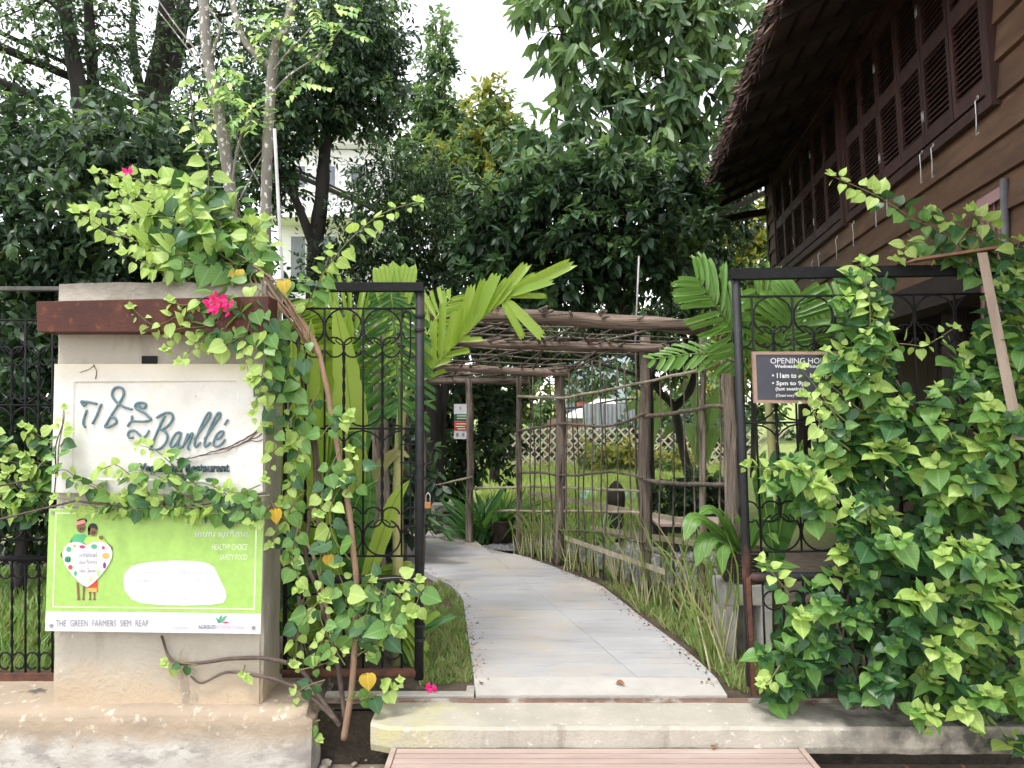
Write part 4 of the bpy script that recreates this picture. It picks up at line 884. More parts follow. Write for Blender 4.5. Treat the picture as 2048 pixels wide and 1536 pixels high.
# concrete planter block by the right gate post
pb = thing('concrete_block', 'hollow grey concrete block carrying a wicker basket behind the right gate', 'block', (1.72, 4.85, 0))
cb = mat('grey_cast_concrete', (.4, .385, .35), (.3, .285, .255), 6, .9, .4, 60, stains=(((.16, .15, .12), 5, .58, .72, (1, 1, .4)),))
A = P(1450, 1172, 4.75); B_ = P(1545, 1172, 4.75); zt = A.z; b = MB()
for bx in (((A.x, 4.75, 0), (A.x + .07, 5.05, zt - .12)), ((B_.x - .07, 4.75, 0), (B_.x, 5.05, zt - .12)), ((A.x, 4.75, zt - .1199), (B_.x, 5.05, zt)), ((A.x + .0701, 4.9, 0), (B_.x - .0701, 5.04, zt - .1201))): b.box(*bx)
b.build('block_body', cb, pb, bevel=.006)
def basket(name, label, c, r0, r1, h, group=None):
    t = thing(name, label, 'basket', c, group); m_w = mat('dark_wicker', (.07, .05, .038), (.035, .026, .02), 30, .85) if 'dark_wicker' not in bpy.data.materials else bpy.data.materials['dark_wicker']
    b = MB(); b.lathe(c, [(r0 * .9, .002), (r1 * .94, h * .96)], 20); b.build('liner', m_soil, t)
    n = int(h / .013); b = MB()
    for i in range(n):
        z = h * (i + .5) / n; r = r0 + (r1 - r0) * (i + .5) / n; pts = [Vector((c[0] + (r + .006 * math.sin(a * 12 + i * math.pi)) * math.cos(a), c[1] + (r + .006 * math.sin(a * 12 + i * math.pi)) * math.sin(a), c[2] + z)) for a in [2 * math.pi * k / 48 for k in range(49)]]
        b.tube(pts, .0065, 5)
    stuff(b.build('weave', m_w, t, smooth=True)); b = MB(); b.tube([Vector((c[0] + r1 * 1.03 * math.cos(a), c[1] + r1 * 1.03 * math.sin(a), c[2] + h)) for a in [2 * math.pi * k / 30 for k in range(31)]], .011, 7); b.build('rim', m_w, t, smooth=True)
    return t
bk = P(1490, 1165, 4.88); basket('wicker_basket', 'dark wicker basket on the concrete block beside the right gate', (bk.x, 4.9, zt + .002), .12, .14, .19)
g_ = G(1003, 1092, 0); basket('wicker_basket', 'round brown wicker basket on the gravel beyond the thin pergola post', (g_.x, g_.y + .15, .012), .105, .12, .24)
# square concrete plinth left of the far path
cp = thing('concrete_pedestal', 'pale concrete pedestal beside the far bend of the path', 'pedestal', G(885, 1078)); g_ = G(885, 1076); t_ = P(885, 1010, g_.y)
b = MB(); x_ = g_.x; w_ = .13; z_ = t_.z
b.box((x_ - w_, g_.y, 0), (x_ - w_ + .05, g_.y + .25, z_ - .1)); b.box((x_ + w_ - .12, g_.y, 0), (x_ + w_, g_.y + .25, z_ - .1)); b.box((x_ - w_, g_.y, z_ - .0999), (x_ + w_, g_.y + .25, z_)); b.box((x_ - w_ + .0501, g_.y + .12, 0), (x_ + w_ - .1201, g_.y + .24, z_ - .1001)); b.build('pedestal_body', cb, cp, bevel=.005)
# red-green-white notice on the far post
nb = thing('notice_board', 'small white, green and red notice hanging beside the far pergola post', 'sign', P(922, 878, 8.3)); YN = 8.3
def fr(x0_, y0_, x1_, y1_, m, Y_, nm, par): return flat(nm, m, [(x0_, y0_), (x0_, y1_), (x1_, y1_), (x1_, y0_)], Y_, par)
b = MB(); a, c = P(908, 878, YN), P(933, 808, YN); b.box((a.x, YN, a.z), (c.x, YN + .015, c.z)); bd = b.build('board', m_bw, nb)
fr(908, 828, 933, 842, ink('print_deep_green', (.03, .12, .07)), YN - .004, 'green_band', nb); fr(908, 843, 933, 861, ink('print_band_red', (.5, .04, .04)), YN - .004, 'red_band', nb)
fr(919, 813, 922, 819, inks['grey'], YN - .004, 'logo', nb)
for i, (x0_, y0_, x1_) in enumerate(((914, 831, 932), (914, 836, 932), (911, 847, 932), (911, 852, 930), (915, 857, 931))): fr(x0_, y0_, x1_, y0_ + 1.6, m_pale, YN - .007, 'text_line', nb)
for x0_ in (912, 924): fr(x0_, 866, x0_ + 5, 873, inks['grey'], YN - .004, 'logo', nb)
# dark lantern post in the garden
ln = thing('garden_lantern', 'dark wooden lantern post with a domed head beyond the lattice', 'lantern', G(1232, 1085)); g_ = G(1232, 1085); b = MB()
b.lathe((g_.x, g_.y, 0), [(.085, 0), (.085, .35), (.06, .38), (.06, .4)], 12); b.build('stump', m_bark, ln, smooth=False); b = MB(); b.lathe((g_.x, g_.y, .401), [(.1, 0), (.105, .12), (.09, .2), (.05, .26), (.015, .29)], 12); b.build('head', m_bark, ln, smooth=True)
# low bench / table at the right
tb_ = thing('low_table', 'low dark table with a pinkish top near the right pergola post', 'table', G(1390, 1110)); g_ = G(1385, 1112); b = MB(); zt2 = P(1385, 1048, g_.y).z
b.box((g_.x - .35, g_.y, zt2 - .03), (g_.x + .4, g_.y + .5, zt2)); b.build('table_top', mat('pinkish_top', (.4, .3, .27), None, 6, .6), tb_, bevel=.004); b = MB(); b.box((g_.x - .32, g_.y + .03, zt2 - .1), (g_.x + .37, g_.y + .47, zt2 - .0301)); b.build('apron', hdark, tb_)
for dx in (-.32, .3):
    for dy in (.03, .4): b = MB(); b.box((g_.x + dx, g_.y + dy, 0), (g_.x + dx + .07, g_.y + dy + .07, zt2 - .1001)); b.build('leg', hdark, tb_)
# pale blue mats on the lawn
for (x0_, y0_, x1_, y1_), nm in (((1160, 978, 1192, 1001), 'square pale turquoise mat on the lawn left of the lantern'), ((1248, 982, 1272, 1002), 'square pale turquoise mat on the lawn right of the lantern'), ((1400, 962, 1450, 978), 'turquoise tarpaulin on the lawn behind the mango trunk')):
    b = MB(); c = [G(x, y, .02) for x, y in ((x0_, y1_), (x1_, y1_), (x1_, y0_), (x0_, y0_))]; b.hexa(c + [p + Vector((0, 0, .03)) for p in c]); tag(b.build('garden_mat', mat('turquoise_cloth', (.3, .58, .56), (.42, .68, .66), 5, .8), recalc=True), nm, 'mat')
# bamboo lattice fence across the lawn
m_latt = mat('pale_lattice', (.62, .55, .45), (.5, .43, .34), 9, .8, objrand=.15)
lf = thing('bamboo_lattice_fence', 'pale diamond lattice fence at the back of the lawn', 'fence', P(1230, 930, 18)); Y_ = 18.0
xa, xb = P(1000, 900, Y_).x, P(1470, 900, Y_).x; zf0, zf1 = .02, P(1200, 856, Y_).z; h = zf1 - zf0; sm = None
n_ = int((xb - xa) / .2)
for i in range(n_ + 5):
    for e in (-1, 1):
        x0_ = xa + .2 * (i - 2); a = Vector((x0_, Y_ + e * .012, zf0)); c = Vector((x0_ + e * h * .95, Y_ + e * .012, zf1)); b = MB(); b.tube([a, c], .024, 4); b.build('slat', m_latt, lf)
for i in range(6): x_ = xa + (xb - xa) * i / 5; b = MB(); b.tube([(x_, Y_ + .05, 0), (x_, Y_ + .05, zf1 + .1)], .04, 8); b.build('post', m_log, lf)
# grey corrugated hoarding, white canopy and the far bright buildings beyond it
hd = MB(); hd.grid(lambda u, v: (P(1165 + 120 * u, 900, 21).x, 21 + .03 * math.sin(u * 90), 2.0 * v * .75), 90, 1); tag(hd.build('sheet_hoarding', mat('grey_sheet', (.32, .34, .36), None, 5, .6), smooth=True), 'grey corrugated hoarding behind the lattice fence', 'hoarding')
bf = thing('wooden_back_fence', 'brown plank fence behind the bamboo lattice', 'fence', P(1080, 930, 21.5))
for i in range(9):
    x_ = P(1095, 900, 21.5).x + i * .17; b = MB(); b.box((x_, 21.5, 0), (x_ + .16, 21.53, 1.0 + .1 * random.random())); b.build('plank', mat('brown_plank', (.25, .16, .11), (.15, .1, .07), 5, .8, objrand=.3) if 'brown_plank' not in bpy.data.materials else bpy.data.materials['brown_plank'], bf)
ca = thing('white_canopy', 'white tent canopy far behind the pergola lattice', 'canopy', P(1190, 860, 26)); b = MB(); a = [P(x, y, Y2) for x, y, Y2 in ((1125, 836, 25), (1255, 836, 25), (1255, 832, 29), (1125, 832, 29))]; top = P(1195, 798, 27); top2 = P(1225, 798, 27)
b.quad(a[0], a[1], top2, top); b.quad(a[1], a[2], top2); b.quad(a[2], a[3], top, top2); b.quad(a[3], a[0], top); b.build('cloth', mat('white_canvas', (.8, .78, .75), None, 5, .8), ca)
for p in a: b = MB(); b.tube([(p.x, p.y, 0), p], .04, 8); b.build('pole', m_steel, ca)
fb = thing('far_building', 'pale blue far building with a red awning behind the canopy', 'building', P(1160, 860, 40)); Y_ = 40
def fbx(nm, x0_, y0_, x1_, y1_, m, d0=0, d1=6): a, c = P(x0_, y1_, Y_), P(x1_, y0_, Y_); b = MB(); b.box((a.x, Y_ + d0, max(a.z, 0)), (c.x, Y_ + d1, c.z)); return b.build(nm, m, fb)
fbx('wall', 1128, 700, 1300, 862, mat('pale_blue_wall', (.5, .58, .64), None, 3, .8)); fbx('tower', 1136, 735, 1150, 862, mat('blue_column', (.25, .36, .45), None, 3, .7), -.5, -.01)
fbx('red_awning', 1152, 803, 1185, 820, mat('red_awning', (.6, .12, .1), None, 3, .8), -1.5, -.02); fbx('red_stripe', 1150, 786, 1182, 792, bpy.data.materials['red_awning'], -.2, -.021)
# white villa behind the trees
vi = thing('white_villa', 'white rendered villa showing through the trees behind the gate', 'building', P(680, 800, 24)); Y_ = 24; m_vw = mat('villa_white', (.78, .78, .77), (.7, .7, .69), 2, .8); m_glass = mat('window_dark', (.16, .18, .2), None, 3, .2)
def vbx(nm, x0_, y0_, x1_, y1_, m, d0, d1, par=vi): a, c = P(x0_, y1_, Y_), P(x1_, y0_, Y_); b = MB(); b.box((a.x, Y_ + d0, max(a.z, 0)), (c.x, Y_ + d1, c.z)); return b.build(nm, m, par)
vbx('wall', 560, 300, 760, 860, m_vw, 0, 6); vbx('roof_slab', 545, 268, 775, 286, m_vw, -.9, 7); vbx('parapet', 555, 240, 765, 267.8, m_vw, -.3, 6.5); vbx('cornice', 552, 286.2, 768, 298, m_vw, -.5, 6.5); vbx('balcony_slab', 545, 440, 775, 452, m_vw, -1.2, -.01)
for i in range(16): vbx('baluster', 556 + i * 13, 404, 560 + i * 13, 439.8, m_vw, -1.12, -1.0)
vbx('handrail', 548, 396, 772, 403.5, m_vw, -1.18, -.95)
for x0_ in (580, 640, 700): 
    w_ = vbx('window', x0_, 330, x0_ + 34, 394, m_vw, -.06, -.011); vbx('pane', x0_ + 3, 334, x0_ + 31, 391, m_glass, -.075, -.061, w_)
for x0_ in (580, 640, 700): 
    w_ = vbx('window', x0_, 470, x0_ + 34, 560, m_vw, -.06, -.011); vbx('pane', x0_ + 3, 474, x0_ + 31, 556, m_glass, -.075, -.061, w_)
# thin white poles
wp = pipe(None, 'metal_pole', P(549, 258, 4.5), P(606, 1345, 4.5), .011, mat('pale_metal', (.42, .41, .41), (.33, .32, .31), 9, .6), 6); tag(wp, 'thin pale metal pole leaning behind the pillar vine', 'pole')
wp2 = pipe(None, 'metal_pole', P(1278, 512, 7.2), P(1270, 700, 7.2), .009, bpy.data.materials['pale_metal'], 6); tag(wp2, 'thin upright pole sticking out above the pergola beam', 'pole')
# ================================================================== PLANTS
def mk_leaf(tmpl, m, name='leaf'):
    me = bpy.data.meshes.new(name); me.from_pydata([tuple(v) for v in tmpl[0]], [], [tuple(int(i) for i in f) for f in tmpl[1]]); me.materials.append(m); me.uv_layers.new(name='UVMap').data.foreach_set('uv', np.array([tmpl[0][l.vertex_index][:2] for l in me.loops], np.float32).ravel())
    me.polygons.foreach_set('use_smooth', [True] * len(me.polygons)); me.update(); return me
BL = [mk_leaf(T_heart, m) for m in (L_old, L_mid, L_young, L_yel)]
def put(me, name, parent, pos, d, n, sx, sy, curl=None):
    y = unit(d); z = Vector(n); z = unit(z - y * z.dot(y)); x = y.cross(z); sz = sy * (random.uniform(-.3, 1.9) if curl is None else curl)
    M = Matrix(((x.x * sx, y.x * sy, z.x * sz, 0), (x.y * sx, y.y * sy, z.y * sz, 0), (x.z * sx, y.z * sy, z.z * sz, 0), (0, 0, 0, 1)))
    o = bpy.data.objects.new(name, me); col.objects.link(o); o.parent = parent; M.translation = Vector(pos) - WO[parent.name]; o.matrix_local = M; return o
class Vine:
    def __init__(s, name, label, cat, loc): s.t = thing(name, label, cat, loc); s.L = []; s.stems = MB(); s.fine = MB()
    def leaf(s, pos, d, n, size, mi): s.L.append((Vector(pos), Vector(d), Vector(n), size, mi))
    def stem(s, pts, r, m=None, name='stem', n=8, amp=.006, rough=.2):
        q = wob(catmull([P(*p) if len(p) == 3 and p[0] > 20 else Vector(p) for p in pts], 7), amp, 7, random.random() * 40); b = MB(); b.tube(q, r, n, rough, seed=random.random() * 20); b.build(name, m or m_stem, s.t, smooth=True); return q
    def shoot(s, pts, size=.075, gap=.028, young=.3, r=(.004, .0015), hang=.5, face=.55, spread=1.0, fine=True):
        """leafy shoot: the last `young` share carries pale young leaves"""
        q = catmull([P(*p) if p[0] > 20 or p[1] > 20 else Vector(p) for p in pts], 10); (s.fine).tube(q[::2] + ([q[-1]] if len(q) % 2 == 0 else []), list(r), 5, cap=False)
        acc = 0; side = 1; tot = sum((b - a).length for a, b in zip(q, q[1:])); run = 0
        for a, b in zip(q, q[1:]):
            l = (b - a).length; run += l; acc += l
            while acc > gap:
                acc -= gap; side = -side; t = run / tot; ax = unit(b - a)
                lat = ax.cross(Vector((0, -1, 0))); lat = unit(lat) if lat.length > .1 else Vector((1, 0, 0))
                d = lat * side * spread + ax * .45 + Vector((0, random.uniform(-.5, .2), -hang)) + Vector((random.gauss(0, .3), random.gauss(0, .3), random.gauss(0, .25)))
                n = Vector((random.gauss(0, .35), -face + random.gauss(0, .3), .6 + random.gauss(0, .25)))
                tip = max(0, (t - (1 - young)) / max(young, .01)); sz = size * random.uniform(.55, 1.2) * (1 - .62 * tip)
                mi = 2 if (tip > .05 or random.random() < .12) else (1 if random.random() < .6 else 0)
                if young >= .99: mi = 2 if random.random() < .65 else 1
                base = b + unit(d) * size * .25; s.leaf(base, d, n, sz, mi)
        e = q[-1]
        for k in range(4):
            a = k * 1.7; s.leaf(e, Vector((math.cos(a) * .8, -.3, math.sin(a) * .5 + .4)), Vector((0, -.7, .6)), size * .4, 2)
    def rosette(s, c, up, size, bright=True, k=9):
        """a shoot tip seen end-on: small pale leaves in the middle, bigger green ones round it"""
        up = unit(up); u = up.orthogonal().normalized(); v = up.cross(u); a0 = random.random() * 6.28
        for i in range(k):
            a = a0 + i * 2.4; t = i / (k - 1); rad = u * math.cos(a) + v * math.sin(a)
            d = rad * (.45 + .75 * t) + up * (.75 - .75 * t) + Vector((0, 0, -.45 * t)); n = up * 1.0 - rad * .3 + Vector((0, 0, .45)) + Vector((random.gauss(0, .15), random.gauss(0, .15), random.gauss(0, .15)))
            sz = size * (.4 + .75 * t) * random.uniform(.7, 1.2)
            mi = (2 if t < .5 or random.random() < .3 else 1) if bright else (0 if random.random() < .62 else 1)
            s.leaf(Vector(c) - up * size * .75 * t + rad * size * .12, d, n, sz, mi)
    def finish(s, limit=300, mats=(L_old, L_mid, L_young, L_yel), stem_m=None, tmpl=T_heart, key=None):
        if s.fine.v: stuff(s.fine.build('twigs', stem_m or m_green_stem, s.t, smooth=True))
        L = s.L; L.sort(key=key or (lambda e: e[0].y / e[3]))
        for pos, d, n, sz, mi in L[:limit]: put(BL[mi], 'leaf', s.t, pos, d, n, sz * random.uniform(.9, 1.1), sz)
        rest = L[limit:]
        if rest:
            A = lambda i: np.array([tuple(e[i]) for e in rest])
            o = leaf_mesh('foliage', tmpl, A(0), A(1), A(2), np.array([e[3] for e in rest]), np.array([e[4] for e in rest]), list(mats), s.t)
            stuff(o); o.location = -WO[s.t.name]

m_pink = leafmat('bract_pink', (.8, .015, .16), (.88, .03, .28), .3, .6, (.9, .03, .2), vein=False)
# ---- climber on the pillar
cv = Vine('bougainvillea_climber', 'bougainvillea climber with woody stems twining up the pillar corner', 'climber', P(685, 1470, 3.98))
Yc = 4.0
cv.stem([(688, 1478, 3.97), (697, 1420, 3.97), (706, 1340, 3.97), (713, 1200, 3.97), (703, 1060, 3.98), (682, 930, 3.99), (662, 820, 4.0), (640, 715, 4.0), (612, 655, 4.0), (585, 615, 4.0), (552, 575, 4.02)], [.017, .013], m_stem)
cv.stem([(680, 1450, 3.98), (640, 1395, 3.98), (600, 1340, 3.98), (540, 1318, 3.93), (470, 1316, 3.925), (390, 1326, 3.925), (345, 1320, 3.925), (322, 1272, 3.925)], [.013, .006], m_stemd)
cv.stem([(676, 1445, 3.97), (610, 1385, 3.96), (560, 1362, 3.93), (500, 1350, 3.925), (450, 1345, 3.925), (405, 1366, 3.925), (380, 1352, 3.925)], [.011, .005], m_stemd)
cv.stem([(690, 1440, 3.99), (676, 1330, 4.0), (642, 1200, 4.02), (612, 1110, 4.02), (625, 1010, 4.05), (632, 940, 4.05), (618, 850, 4.05), (603, 750, 4.05), (595, 660, 4.04)], [.013, .009], m_stemd)
cv.stem([(660, 1250, 4.0), (630, 1120, 4.0), (595, 1060, 4.0), (560, 1030, 3.97), (540, 1000, 3.95)], [.01, .006], m_stem)
cv.stem([(636, 1180, 4.03), (650, 1120, 4.05), (636, 1030, 4.06), (640, 960, 4.06), (630, 880, 4.06), (622, 800, 4.06)], [.012, .008], m_stemd)
for k in range(6): cv.stem([(640 - k * 4, 715 - k * 3, 3.99 + .01 * k), (600 - k * 6, 640 - k * 2, 3.98), (560 - k * 9, 575 + k * 2, 3.98), (525 - k * 10, 540 - k * 7, 3.98 + .02 * k), (470 - 14 * k, 505 - k * 8, 4.0)], [.008, .005], m_stem, n=6, amp=.012)
for k in range(5): cv.stem([(610 + 6 * k, 1150 + 20 * k, 3.99), (590 + 4 * k, 1240, 3.98), (584 + 12 * k, 1330, 3.98)], [.004, .002], m_stemd, n=5, amp=.015)
# dense crown over the pillar top
tops = [((500, 520), (420, 480), (330, 440), (230, 420), (160, 412)), ((500, 520), (400, 500), (300, 480), (220, 455), (175, 430)), ((500, 510), (430, 430), (350, 385), (270, 360), (200, 345)), ((500, 520), (440, 450), (400, 400), (330, 385), (250, 385)), ((505, 515), (460, 470), (380, 455), (290, 430)), ((490, 530), (420, 530), (340, 530), (270, 510)), ((500, 540), (450, 545), (390, 540), (310, 520)), ((480, 500), (440, 420), (425, 330), (410, 270), (400, 200)), ((500, 500), (470, 420), (430, 400), (360, 400)), ((520, 520), (500, 450), (470, 420), (430, 420)), ((470, 520), (400, 470), (340, 460), (270, 470)), ((510, 520), (500, 470), (520, 440)), ((540, 560), (500, 500), (480, 470)), ((500, 530), (420, 500), (350, 500), (290, 490)), ((460, 520), (380, 430), (310, 400), (240, 400)), ((470, 530), (430, 490), (390, 420), (370, 380))]
tops += [((500, 520), (450, 500), (380, 510), (300, 500)), ((480, 510), (400, 450), (330, 420), (280, 400)), ((500, 540), (440, 520), (360, 480), (250, 440)), ((500, 500), (520, 480), (500, 440))]
for k, s_ in enumerate(tops):
    y0 = 3.95 + .06 * (k % 5); cv.shoot([(x * 1.06 - 30 + random.uniform(-16, 16), 450 + (y - 450) * 1.12 + random.uniform(-16, 16), y0 - .05 * i * (1 if k % 2 else -1) * .6) for i, (x, y) in enumerate(s_)], .1, .027, .5 if k != 7 else .6, hang=.7, face=.75)
# arching spray to the right and the cascade in front of the beam
cv.shoot([(600, 640, 4.0), (640, 560, 3.95), (690, 490, 3.9), (760, 430, 3.86), (838, 402, 3.84)], .08, .03, .6, hang=.8)
cv.shoot([(640, 560, 3.96), (655, 520, 3.96), (660, 495, 3.95)], .07, .035, .8)
for s_ in (((520, 600), (440, 610), (370, 625), (310, 650), (262, 615)), ((510, 610), (420, 650), (350, 660), (330, 700)), ((505, 600), (430, 590), (370, 610), (340, 600)), ((490, 640), (440, 660), (400, 680), (360, 725)), ((520, 640), (470, 680), (430, 690), (390, 680)), ((520, 580), (500, 640), (490, 700), (500, 760)), ((530, 600), (530, 690), (520, 780), (505, 830))):
    cv.shoot([(x, y, 3.82 - .02 * (i > 0)) for i, (x, y) in enumerate(s_)], .08, .03, .5, hang=.9, face=.8)
# leaves climbing along the stems and the pillar's side
for s_ in (((560, 620), (545, 720), (550, 820), (548, 900), (530, 960)), ((570, 700), (585, 780), (600, 860), (585, 950), (560, 1010)), ((600, 900), (580, 980), (560, 1040), (540, 1090)), ((590, 640), (560, 700), (540, 760), (530, 850)), ((620, 660), (600, 760), (590, 840), (600, 920)), ((540, 560), (600, 560), (650, 580)), ((530, 590), (500, 560), (520, 530)), ((640, 780), (610, 830), (570, 900)), ((610, 980), (580, 1020), (575, 1090), (590, 1150)), ((540, 640), (560, 690), (565, 760), (570, 850))):
    cv.shoot([(x, y, 3.9 if x < 560 else 3.97) for x, y in s_], .078, .041, .3, hang=.8, face=.9)
for s_ in (((690, 990), (720, 950), (700, 900)), ((700, 1120), (670, 1080), (660, 1020), (690, 960)), ((712, 1250), (690, 1180), (670, 1130)), ((708, 1300), (735, 1220), (745, 1160)), ((640, 880), (660, 850), (700, 830)), ((650, 800), (690, 840)), ((690, 1330), (660, 1280), (640, 1230), (655, 1200)), ((716, 1310), (760, 1280), (790, 1230), (800, 1180)), ((800, 1160), (830, 1170), (838, 1190), (825, 1230)), ((700, 1200), (735, 1165), (790, 1155), (840, 1160)), ((740, 1170), (780, 1200), (800, 1270)), ((640, 1200), (600, 1250), (590, 1330)), ((700, 1180), (722, 1240), (742, 1310)), ((775, 1165), (762, 1230), (772, 1290)), ((660, 1060), (640, 1120), (650, 1190)), ((600, 1040), (585, 1110), (600, 1180)), ((680, 900), (650, 960), (640, 1030))):
    cv.shoot([(x, y, 3.94) for x, y in s_], .088, .039, .35, hang=.8, face=1.1)
for s_ in (((690, 1400), (740, 1390), (790, 1375)), ((650, 1360), (620, 1370), (590, 1390), (600, 1420)), ((640, 1440), (620, 1450), (640, 1480)), ((640, 1330), (640, 1290), (660, 1260)), ((600, 1340), (640, 1330), (670, 1320)), ((720, 1400), (770, 1380), (800, 1360)), ((620, 1300), (650, 1280), (690, 1300)), ((395, 1330), (350, 1325), (330, 1330)), ((490, 1330), (485, 1350)), ((540, 1430), (560, 1420))):
    cv.shoot([(x, y, 3.93 if x > 545 else 3.91) for x, y in s_], .068, .034, .5, hang=.7, face=.9)
for px_, py_, Y_, sz in ((551, 1028, 3.9, .075), (735, 1357, 3.88, .085), (657, 1120, 3.95, .06), (568, 570, 3.9, .07), (470, 552, 3.92, .05), (480, 549, 3.9, .05)): cv.leaf(P(px_, py_ - 10, Y_), (0.1, -.2, -1), (0.1, -1, .3), sz, 3)
cv.finish(300)
def bracts(parent, px_, py_, Y_, r, k, name='flower'):
    b = MB(); c = P(px_, py_, Y_)
    for i in range(k):
        a = random.random() * 6.28; q = c + Vector((random.uniform(-r, r), random.uniform(-.02, .02), random.uniform(-r * .7, r * .7))); d = unit((math.cos(a), -.5, math.sin(a))); n = unit((math.sin(a) * .5, -1, .3)); x = d.cross(n); s_ = .035
        pts = [q, q + d * s_ * .5 - x * s_ * .42, q + d * s_ * 1.05, q + d * s_ * .5 + x * s_ * .42]; b.quad(pts[0], pts[1], pts[2] + n * .006, pts[3])
    return stuff(b.build(name, m_pink, parent))
bracts(cv.t, 437, 610, 3.74, .055, 34); bracts(cv.t, 258, 345, 3.8, .012, 6)
fl = bracts(None, 862, 1373, 4.22, .012, 7, 'fallen_flower'); del fl['kind']; tag(fl, 'crumpled pink blossom fallen on the threshold edge by the grass', 'flower')

# ---- creeper across the foot of the white sign and the fence
cr = Vine('bougainvillea_creeper', 'bougainvillea creeper trailing across the foot of the white sign', 'creeper', P(60, 1380, 4.05))
cr.stem([(530, 985, 3.86), (450, 1000, 3.85), (360, 1010, 3.85), (250, 1005, 3.85), (150, 1000, 3.86), (60, 960, 4.1), (-30, 940, 4.15)], [.007, .005], m_stemd, n=6)
cr.stem([(110, 990, 3.86), (112, 900, 3.86), (125, 850, 3.86), (128, 820, 3.86)], [.004, .002], m_stemd, n=5)
for s_ in (((540, 990), (460, 1005), (380, 1015), (300, 1010), (200, 1010), (110, 995)), ((530, 1000), (480, 1020), (430, 1025), (380, 1030), (330, 1025)), ((330, 1000), (270, 1015), (210, 1020), (140, 1015)), ((420, 990), (380, 960), (340, 925), (310, 900), (275, 890)), ((300, 990), (260, 950), (230, 930), (200, 940)), ((380, 1000), (330, 960), (280, 940), (240, 950)), ((220, 990), (160, 960), (130, 940), (105, 945)), ((470, 1000), (420, 970), (370, 965), (330, 960)), ((240, 1000), (190, 970), (150, 960)), ((115, 950), (118, 890), (128, 840), (130, 815)), ((520, 970), (480, 985), (440, 980)), ((530, 1000), (500, 1020), (470, 1040)), ((540, 1010), (520, 1030), (500, 1045)), ((400, 1020), (350, 1000), (300, 985), (250, 985))):
    cr.shoot([(x, y, 3.845) for x, y in s_], .066, .026, .4, hang=.7, face=.9)
for k in range(26):
    x0_, y0_ = random.uniform(-60, 110), random.uniform(880, 1030); cr.shoot([(x0_ + 30, y0_ + 20, 4.18), (x0_, y0_, 4.12), (x0_ - 40, y0_ - 10 + random.uniform(-40, 20), 4.08)], .075, .026, .35, hang=.8, face=.8)
cr.finish(300)

# ---- the great bright bush over the right gate
bu = Vine('bougainvillea_bush', 'huge bright green bougainvillea bush spilling over the right gate', 'bush', P(1880, 1500, 3.98))
sil = np.array([(1545, 1385), (1520, 1330), (1560, 1230), (1580, 1190), (1640, 1130), (1700, 1075), (1640, 1030), (1570, 985), (1510, 950), (1560, 905), (1640, 900), (1680, 860), (1650, 820), (1630, 770), (1650, 735), (1670, 690), (1690, 600), (1700, 540), (1745, 520), (1785, 560), (1775, 650), (1800, 740), (1850, 790), (1900, 740), (1945, 660), (1990, 590), (1985, 520), (2010, 500), (2120, 480), (2120, 1490), (2020, 1480), (1960, 1420), (1830, 1420), (1800, 1385), (1690, 1370)], float)
pts = []
while len(pts) < 310:
    q = np.array([[random.uniform(1490, 2110), random.uniform(500, 1490)]])
    if inpoly(q, sil)[0] and (not pts or min((q[0, 0] - a) ** 2 + (q[0, 1] - b_) ** 2 for a, b_ in pts) > 21 ** 2): pts.append(tuple(q[0]))
for x, y in pts:
    # the mass bulges towards the street in its middle and lower right
    bulge = .16 + .3 * max(0, min(1, (x - 1560) / 350)) * (1 - abs((y - 1080) / 520) ** 2 * .6); Y_ = 4.02 - bulge * random.uniform(.1, 1.25)
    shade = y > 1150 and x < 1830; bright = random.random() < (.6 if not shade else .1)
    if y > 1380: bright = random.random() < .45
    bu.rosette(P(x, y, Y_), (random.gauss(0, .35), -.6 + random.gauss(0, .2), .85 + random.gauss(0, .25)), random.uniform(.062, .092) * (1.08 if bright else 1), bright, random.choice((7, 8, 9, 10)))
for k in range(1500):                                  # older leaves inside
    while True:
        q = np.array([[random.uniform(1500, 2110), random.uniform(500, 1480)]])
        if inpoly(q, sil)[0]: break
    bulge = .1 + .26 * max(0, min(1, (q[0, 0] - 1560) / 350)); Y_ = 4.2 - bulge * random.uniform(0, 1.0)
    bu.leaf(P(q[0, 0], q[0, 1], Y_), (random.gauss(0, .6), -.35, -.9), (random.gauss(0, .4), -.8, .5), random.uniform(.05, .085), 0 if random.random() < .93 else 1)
for s_ in (((1960, 560, 4.0), (1900, 470, 3.95), (1830, 440, 3.9), (1760, 395, 3.88), (1660, 350, 3.88)), ((1990, 540, 4.0), (1960, 480, 3.95), (1900, 440, 3.92), (1860, 420, 3.9)), ((2010, 560, 4.0), (1990, 470, 3.95), (1960, 440, 3.92), (1935, 420, 3.9)), ((1960, 540, 4.02), (1900, 500, 4.0), (1830, 480, 4.0), (1790, 520, 4.0)), ((1980, 560, 4.05), (1900, 510, 4.02), (1820, 500, 4.02)), ((2050, 560, 3.9), (2030, 520, 3.85), (2040, 480, 3.85)), ((2060, 600, 3.85), (2010, 560, 3.8), (1990, 570, 3.8))):
    bu.shoot(list(s_), .08, .026, .3, hang=.5, face=.5)
